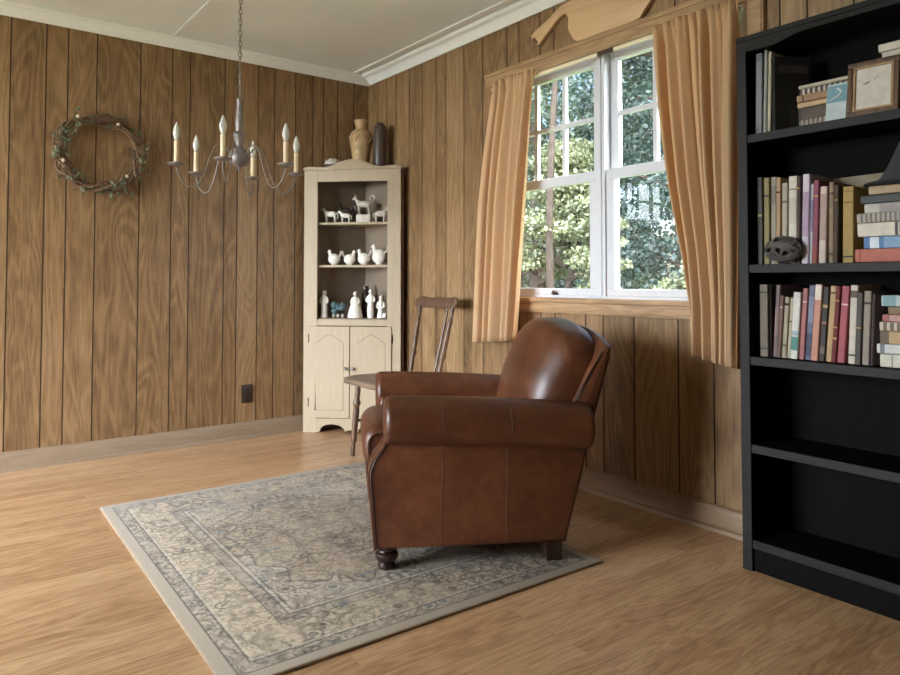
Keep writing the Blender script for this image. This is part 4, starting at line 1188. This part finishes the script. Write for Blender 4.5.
S3 = [
 (-3.068, .030, .250, .001, (112, 97, 76), .17, [(.1, .12, DK), (.88, .9, DK)], 'wide brown-tan book at the left end of the third shelf'),
 (-3.100, .008, .247, .003, (52, 42, 37), .16, [], 'thin dark brown book second from the left on the third shelf'),
 (-3.110, .016, .249, .015, (118, 92, 92), .16, [(.3, .7, (150, 120, 118))], 'leaning mauve book on the third shelf'),
 (-3.128, .013, .213, .015, (126, 92, 82), .15, [(.8, .82, CR)], 'thin pinkish brown leaning book on the third shelf'),
 (-3.142, .016, .208, .015, (162, 146, 120), .15, [(.86, .9, DK), (.2, .22, DK)], 'short tan leaning book left of the short cream one'),
 (-3.159, .013, .206, .015, (188, 172, 146), .15, [(.6, .62, DK)], 'short thin cream leaning book left of the white and teal one'),
 (-3.173, .025, .224, .016, (206, 202, 192), .16, [(.13, .33, (62, 138, 124)), (.35, .42, (150, 170, 180))], 'white book with a teal patch on its spine'),
 (-3.201, .017, .238, .018, (174, 96, 94), .16, [(.8, .82, CR)], 'rose pink leaning book right of the white and teal one'),
 (-3.219, .021, .248, .019, (92, 98, 130), .16, [(.05, .36, (66, 66, 96)), (.5, .85, (120, 124, 150))], 'slate blue leaning book on the third shelf'),
 (-3.241, .023, .251, .020, (204, 130, 104), .16, [(.80, .995, (226, 206, 190))], 'salmon leaning book with a pale top on the third shelf'),
 (-3.265, .019, .243, .020, (48, 38, 33), .16, [(.72, .76, GOLD), (.5, .53, (160, 90, 60)), (.1, .2, (110, 90, 70))], 'black book with specks of gold on its spine'),
 (-3.286, .019, .246, .020, (188, 148, 92), .16, [(.9, .92, DK)], 'golden tan leaning book left of the dark red one'),
 (-3.306, .015, .246, .020, (122, 42, 42), .16, [(.3, .33, GOLD), (.45, .47, GOLD), (.8, .82, GOLD)], 'dark red leaning book with gold dots'),
 (-3.3225, .023, .246, .0205, (178, 70, 80), .16, [(.75, .77, (230, 190, 180))], 'bright red-pink leaning book on the third shelf'),
 (-3.354, .0225, .249, .013, (206, 192, 172), .17, [(.84, .93, (96, 70, 56)), (.1, .12, DK)], 'cream book with a brown label near the top of its spine'),
 (-3.377, .018, .226, .012, (70, 61, 52), .16, [(.5, .52, GOLD)], 'dark grey-brown book right of the cream one with a brown label'),
 (-3.397, .021, .231, .011, (150, 131, 116), .16, [(.82, .85, DK)], 'grey-tan book near the right end of the third shelf row'),
 (-3.4195, .009, .222, .010, (90, 76, 76), .15, [], 'thin purplish brown book at the right end of the third shelf row'),
]
upright(S3, ST[2], G3)
FLAT = Matrix.Rotation(R(90), 4, 'X')
def flat(rows, z, group, xo=SPX, y_far=.24):
    """stacked books: local height axis laid along -y, thickness upward"""
    for i, (y, th, L, d, c, bl, lab) in enumerate(rows):
        o = book_shape(th - .0006, L, d, c)
        # local z -> world -y, local y(-th..0) -> world z
        o.rotation_euler = (R(90), 0, 0)
        o.location = (xo + .006 * ((i * 5) % 3), y, z + th - .0003)
        bands(o, th - .0006, [(a * L, b_ * L, cc) for a, b_, cc in bl])
        tag(o, lab, 'book', group)
        z += th
    return z
GS2 = 'books stacked flat on the second shelf'
letters = [(.105 + .0315 * k, .105 + .0315 * k + (.021 if k % 3 else .024), (60, 58, 60)) for k in range(7) if k != 3]
flat([
 (-3.385, .042, .230, .17, (196, 92, 66), [(.05, .07, (160, 66, 46))], 'red-orange book at the bottom of the flat stack, second shelf'),
 (-3.406, .038, .220, .17, (62, 116, 176), [(.08, .20, (214, 226, 238)), (.26, .62, (120, 160, 205))], 'bright blue book second from the bottom of the flat stack'),
 (-3.391, .043, .235, .165, (214, 204, 184), [(.45 + .055 * k, .45 + .055 * k + .036, (70, 66, 66)) for k in range(8) if k != 4], 'cream book with dark lettering above the bright blue one'),
 (-3.392, .030, .225, .17, (176, 166, 152), [(.06 * k + .05, .06 * k + .08, (120, 110, 100)) for k in range(14)], 'grey book with a dashed pattern in the flat stack, second shelf'),
 (-3.410, .030, .215, .16, (196, 190, 180), [(.2, .7, (160, 150, 146))], 'pale grey book under the thin dark one'),
 (-3.402, .026, .220, .165, (62, 62, 64), [], 'thin dark book near the top of the flat stack'),
 (-3.428, .027, .200, .16, (182, 150, 108), [], 'tan book on top of the flat stack, under the dark hat'),
], ST[1] + .0006, GS2)
GS3 = 'books stacked flat on the third shelf'
ztop3 = flat([
 (-3.451, .040, .215, .17, (210, 202, 184), [(.15, .16, DK), (.45, .46, DK), (.75, .76, DK)], 'cream book with thin dark lines at the bottom of the third-shelf stack'),
 (-3.438, .030, .220, .17, (206, 206, 204), [(.04, .10, (110, 114, 120)), (.5, .66, (150, 170, 200))], 'white-grey book second from the bottom of the third-shelf stack'),
 (-3.450, .040, .205, .16, (188, 148, 96), [(.0, .12, (110, 80, 56))], 'tan-orange book in the middle of the third-shelf stack'),
 (-3.451, .028, .210, .17, (204, 184, 156), [(.05 + .09 * k, .05 + .09 * k + .05, (120, 96, 76)) for k in range(9)], 'cream book with brown marks under the rose one'),
 (-3.455, .022, .200, .16, (176, 92, 90), [(.1, .6, (206, 150, 140))], 'thin rose book in the third-shelf stack'),
 (-3.474, .025, .185, .15, (140, 108, 68), [(.2, .4, (176, 150, 100))], 'brown-gold book just under the top of the third-shelf stack'),
 (-3.458, .034, .195, .16, (176, 196, 202), [(.02, .2, (120, 158, 168)), (.45, .8, (206, 206, 200))], 'pale blue-white book on top of the third-shelf stack'),
], ST[2] + .0006, GS3)

# hat on top of the flat stack of the second shelf
ht = empty('hat', (-.172, -3.515, 1.2937 + .0006)); tag(ht, 'dark grey wide-brimmed hat on top of the flat book stack', 'hat')
mb = MB(); mb.lathe([(.002, .001), (.114, .001), (.118, .004), (.116, .008), (.090, .010), (.078, .014)], 36); mb.build('brim', M['stone_dark'] if 'stone_dark' in M else simple('felt_dark', (58, 58, 62), .75, .25), ht)
mb = MB(); mb.lathe([(.086, .0105), (.070, .028), (.052, .058), (.036, .095), (.022, .130), (.012, .146), (.003, .150)], 32); mb.build('crown', simple('felt_dark_crown', (64, 64, 68), .75, .25), ht)
# pale panel behind the row
mb = MB(); mb.rext([(-3.20, 1.0578), (-3.47, 1.0578), (-3.47, 1.356), (-3.20, 1.352)], -.064, -.050, .001, lambda u, v, t: (t, u, v), steps=1)
fo = mb.build('cardboard_folder', simple('kraft_card', (150, 136, 116), .8, .2)); tag(fo, 'grey-tan cardboard folder standing behind the books on the second shelf', 'folder')

# woven knot sculpture in front of the books
kn = MB(); rg = random.Random(21)
KC = Vector((-.252, -3.166, 1.0576))
ring_pts = lambda tilt, rot, rad: [Vector((rad * .62 * math.cos(a) * math.cos(tilt), rad * math.sin(a), rad * .9 * math.cos(a) * math.sin(tilt) * 1.1)) for a in [2 * PI * i / 26 for i in range(26)]]
for k in range(11):
    nv = Vector((rg.gauss(0, 1), rg.gauss(0, .8), rg.gauss(0, .8))).normalized(); e1 = nv.orthogonal().normalized(); e2 = nv.cross(e1)
    off = rg.uniform(-.45, .45); cr_ = math.sqrt(1 - off * off); pts = []
    for i in range(24):
        a = 2 * PI * i / 24
        q = nv * off + (e1 * math.cos(a) + e2 * math.sin(a)) * cr_
        q = Vector((q.x * .026, q.y * .058, q.z * .042 + .0475)); q.z = max(q.z, .006)
        pts.append(q)
    kn.tube(pts, .0062, 6, closed=True)
o = kn.build('knot_sculpture', M['stone'], loc=KC + Vector((-.0, 0, 0))); tag(o, 'grey woven knot sculpture in front of the books, second shelf', 'sculpture')
kn = MB(); kn.ball((0, 0, .045), (.012, .045, .036), 10, 8); kn.build('core', M['slot'], o)

# ------------------------------------------------------------------ top shelf things
GT = 'albums standing on the top shelf'
zt = ST[0]
upright([
 (-3.064, .024, .288, .006, (112, 112, 118), .18, [(.1, .9, (132, 132, 138))], 'grey album at the left end of the top shelf'),
 (-3.090, .011, .296, .009, (176, 172, 166), .18, [], 'thin pale grey album second from the left on the top shelf'),
 (-3.103, .011, .286, .009, (204, 192, 166), .17, [], 'thin cream album third from the left on the top shelf'),
], zt, GT, xo=-.236)
ab = book_shape(.016, .262, .135, (30, 27, 26)); ab.name = 'album'
ab.location = (-.236, -3.124, zt + .0008); ab.rotation_euler = (0, 0, R(-32))
tag(ab, 'large black album turned to show its dark front cover, top shelf', 'album')
mb = MB(); mb.box((.02, -.0172, .205), (.125, -.0161, .232)); mb.build('cover_strip', cloth((62, 56, 52)), ab, smooth=False)
mb = MB(); mb.box((.06, -.0172, .02), (.125, -.0161, .075)); mb.build('cover_patch', cloth((46, 42, 40)), ab, smooth=False)
GP = 'books stacked flat on the top shelf'
ze = flat([
 (-3.206, .031, .185, .13, (104, 88, 70), [(.08 * k + .04, .08 * k + .08, (176, 160, 136)) for k in range(11)], 'brown patterned book at the bottom of the top-shelf stack'),
 (-3.199, .042, .185, .13, (86, 66, 52), [(.0, .05, (60, 46, 38))], 'thick dark brown book in the top-shelf stack'),
 (-3.199, .018, .190, .13, (206, 168, 118), [], 'thin light tan book in the middle of the top-shelf stack'),
 (-3.200, .025, .190, .13, (164, 122, 80), [(.1, .12, DK)], 'tan-brown book in the upper part of the top-shelf stack'),
 (-3.204, .022, .190, .13, (74, 62, 58), [(.09 * k + .05, .09 * k + .09, (196, 182, 164)) for k in range(10)], 'dark book with pale marks near the top of the top-shelf stack'),
 (-3.204, .012, .190, .13, (206, 196, 176), [], 'thin cream book on top of the top-shelf stack'),
], zt + .0006, GP, xo=-.212)
# blue booklet leaning on the stack
bk = empty('booklet', (-.248, -3.309, zt + .0008)); bk.rotation_euler = (0, R(9), 0)
tag(bk, 'pale blue booklet leaning against the top-shelf stack, left of the picture frame', 'booklet')
mb = MB(); mb.box((0, -.062, 0), (.004, 0, .124)); mb.build('cover', cloth((190, 206, 208)), bk, smooth=False)
mb = MB(); mb.box((-.0007, -.061, .062), (-.0001, -.001, .118)); q = mb.build('blue_picture', cloth((112, 164, 184)), bk, smooth=False)
mb = MB(); mb.tube(spline([(-.0009, -.012, .070), (-.0009, -.030, .078), (-.0009, -.045, .095), (-.0009, -.032, .108)], 4), .0035, 6, flat=1.0); mb.build('white_swirl', cloth((214, 226, 228)), q)
# picture frame
pf = empty('picture_frame', (-.252, -3.448, zt + .0032)); pf.rotation_euler = (0, R(8), R(4))
tag(pf, 'brown wooden picture frame with a pale print, leaning on the top shelf', 'picture frame')
def prof_frame(mb, w, h, b, t0, t1):
    for a, c in (((-w, 0), (w, b)), ((-w, h - b), (w, h)), ((-w, b), (-w + b, h - b)), ((w - b, b), (w, h - b))):
        mb.box((t0, a[0], a[1]), (t1, c[0], c[1]))
mb = MB(); prof_frame(mb, .072, .175, .016, 0, .016); mb.build('outer_moulding', M['old_wood'], pf, smooth=False, bevel=.003)
mb = MB(); prof_frame(mb, .0558, .1428, .006, .003, .010); mb.build('inner_lip', M['trim_wood'], pf, smooth=False, loc=(0, 0, .016))
mb = MB(); mb.box((.008, -.052, .020), (.0115, .052, .156)); mb.build('print', cloth((216, 208, 196)), pf, smooth=False)
mb = MB()
for x, z_, r in ((.018, .104, .006), (.012, .107, .004), (.024, .102, .004), (-.004, .114, .003), (-.012, .118, .0025)): mb.ball((.0078, x, z_), (.0004, r, r * .7), 8, 5)
mb.build('drawing', cloth((150, 150, 148)), pf)
mb = MB(); mb.box((.012, -.066, .006), (.0155, .066, .168)); mb.build('backing', M['dark_brown'], pf, smooth=False)
# two cream boxes on a dark box behind the frame
b = MB(); b.rbox((-.185, -3.66, zt + .0006), (-.06, -3.452, zt + .180), .003); o = b.build('storage_box', cloth((36, 32, 30))); tag(o, 'dark storage box behind the picture frame, carrying two cream boxes', 'box')
b = MB(); b.rbox((-.187, -3.66, zt + .181), (-.06, -3.455, zt + .203), .003); o = b.build('keepsake_box', cloth((206, 196, 176))); tag(o, 'lower cream box in the pair at the right of the top shelf', 'box', 'cream boxes on the top shelf')
b = MB(); b.rbox((-.192, -3.66, zt + .2035), (-.06, -3.447, zt + .228), .003); o = b.build('keepsake_box', cloth((214, 204, 186))); tag(o, 'upper cream box in the pair at the right of the top shelf', 'box', 'cream boxes on the top shelf')

# ------------------------------------------------------------------ light
w = bpy.data.worlds.new('sky'); S.world = w; w.use_nodes = True
nt = w.node_tree; nt.nodes.clear()
sky = nt.nodes.new('ShaderNodeTexSky'); sky.sky_type = 'NISHITA'; sky.sun_disc = False
sky.sun_elevation = R(48); sky.sun_rotation = R(150); sky.air_density = 1.0; sky.dust_density = 2.0; sky.ozone_density = 1.0
# added fill glow in the unseen sky, opposite the trees, to light the room
tcw = nt.nodes.new('ShaderNodeTexCoord')
def wmath(op, a, b_=None, c=None, clamp=False):
    nd = nt.nodes.new('ShaderNodeMath'); nd.operation = op; nd.use_clamp = clamp
    for i, v in enumerate((a, b_, c)):
        if v is None: continue
        if isinstance(v, (int, float)): nd.inputs[i].default_value = v
        else: nt.links.new(v, nd.inputs[i])
    return nd.outputs[0]
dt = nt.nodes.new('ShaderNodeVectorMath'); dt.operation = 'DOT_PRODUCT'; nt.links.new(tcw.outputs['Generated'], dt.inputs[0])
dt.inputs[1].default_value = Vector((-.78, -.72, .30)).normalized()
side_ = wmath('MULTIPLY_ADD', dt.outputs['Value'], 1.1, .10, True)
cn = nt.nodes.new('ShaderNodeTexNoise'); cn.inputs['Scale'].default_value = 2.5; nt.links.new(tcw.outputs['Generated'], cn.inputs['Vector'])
fill_ = wmath('MULTIPLY', side_, wmath('MULTIPLY_ADD', cn.outputs['Fac'], .6, .7))
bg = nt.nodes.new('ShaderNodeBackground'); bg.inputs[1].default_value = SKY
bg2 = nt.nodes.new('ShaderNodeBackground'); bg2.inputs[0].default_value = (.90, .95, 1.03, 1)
nt.links.new(wmath('MULTIPLY', fill_, SKY_FILL), bg2.inputs[1])
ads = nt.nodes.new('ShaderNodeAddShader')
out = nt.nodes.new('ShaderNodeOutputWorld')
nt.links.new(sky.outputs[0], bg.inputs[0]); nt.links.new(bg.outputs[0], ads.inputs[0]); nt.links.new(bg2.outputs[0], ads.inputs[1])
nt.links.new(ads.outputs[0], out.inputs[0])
sl = bpy.data.lights.new('sun', 'SUN'); sl.energy = SUN; sl.angle = R(1.0); sl.color = (1.0, .93, .82)
so = bpy.data.objects.new('sun', sl); COL.objects.link(so)
tosun = Vector((.42, -.72, 1.35)).normalized()
so.rotation_euler = tosun.to_track_quat('Z', 'Y').to_euler()
# portals in the window openings: they only guide the sampling of the sky
def portal(name, loc, rot, sx, sy):
    l = bpy.data.lights.new(name, 'AREA'); l.shape = 'RECTANGLE'; l.size = sx; l.size_y = sy; l.cycles.is_portal = True
    o = bpy.data.objects.new(name, l); COL.objects.link(o); o.location = loc; o.rotation_euler = rot
portal('sky_portal', (.13, -2.16, 1.5), (0, R(90), 0), 1.19, 1.5)
portal('sky_portal', (XL - .13, -1.40, 1.2), (0, R(-90), 0), 2.2, 2.3)
portal('sky_portal', (-3.22, .13, 1.8), (R(-90), 0, 0), .7, .47)

# ------------------------------------------------------------------ camera
cd = bpy.data.cameras.new('camera'); cam = bpy.data.objects.new('camera', cd); COL.objects.link(cam)
cam.location = (-2.5726, -4.3560, 1.0)
cam.rotation_euler = (R(90 + 1.767), 0, R(-37.29))
cd.sensor_width = 36; cd.lens = 36 * 696.86 / 900; cd.shift_y = -78.1 / 900
cd.clip_start = .05; cd.clip_end = 200
S.camera = cam
S.view_settings.view_transform = 'Standard'; S.view_settings.look = 'None'
S.view_settings.exposure = EXPO; S.view_settings.gamma = 1
S.view_settings.use_curve_mapping = False
S.cycles.use_denoising = True
try: S.cycles.denoiser = 'OPENIMAGEDENOISE'
except Exception: pass
S.cycles.max_bounces = 10; S.cycles.diffuse_bounces = 6; S.cycles.transparent_max_bounces = 16
S.cycles.sample_clamp_indirect = 8
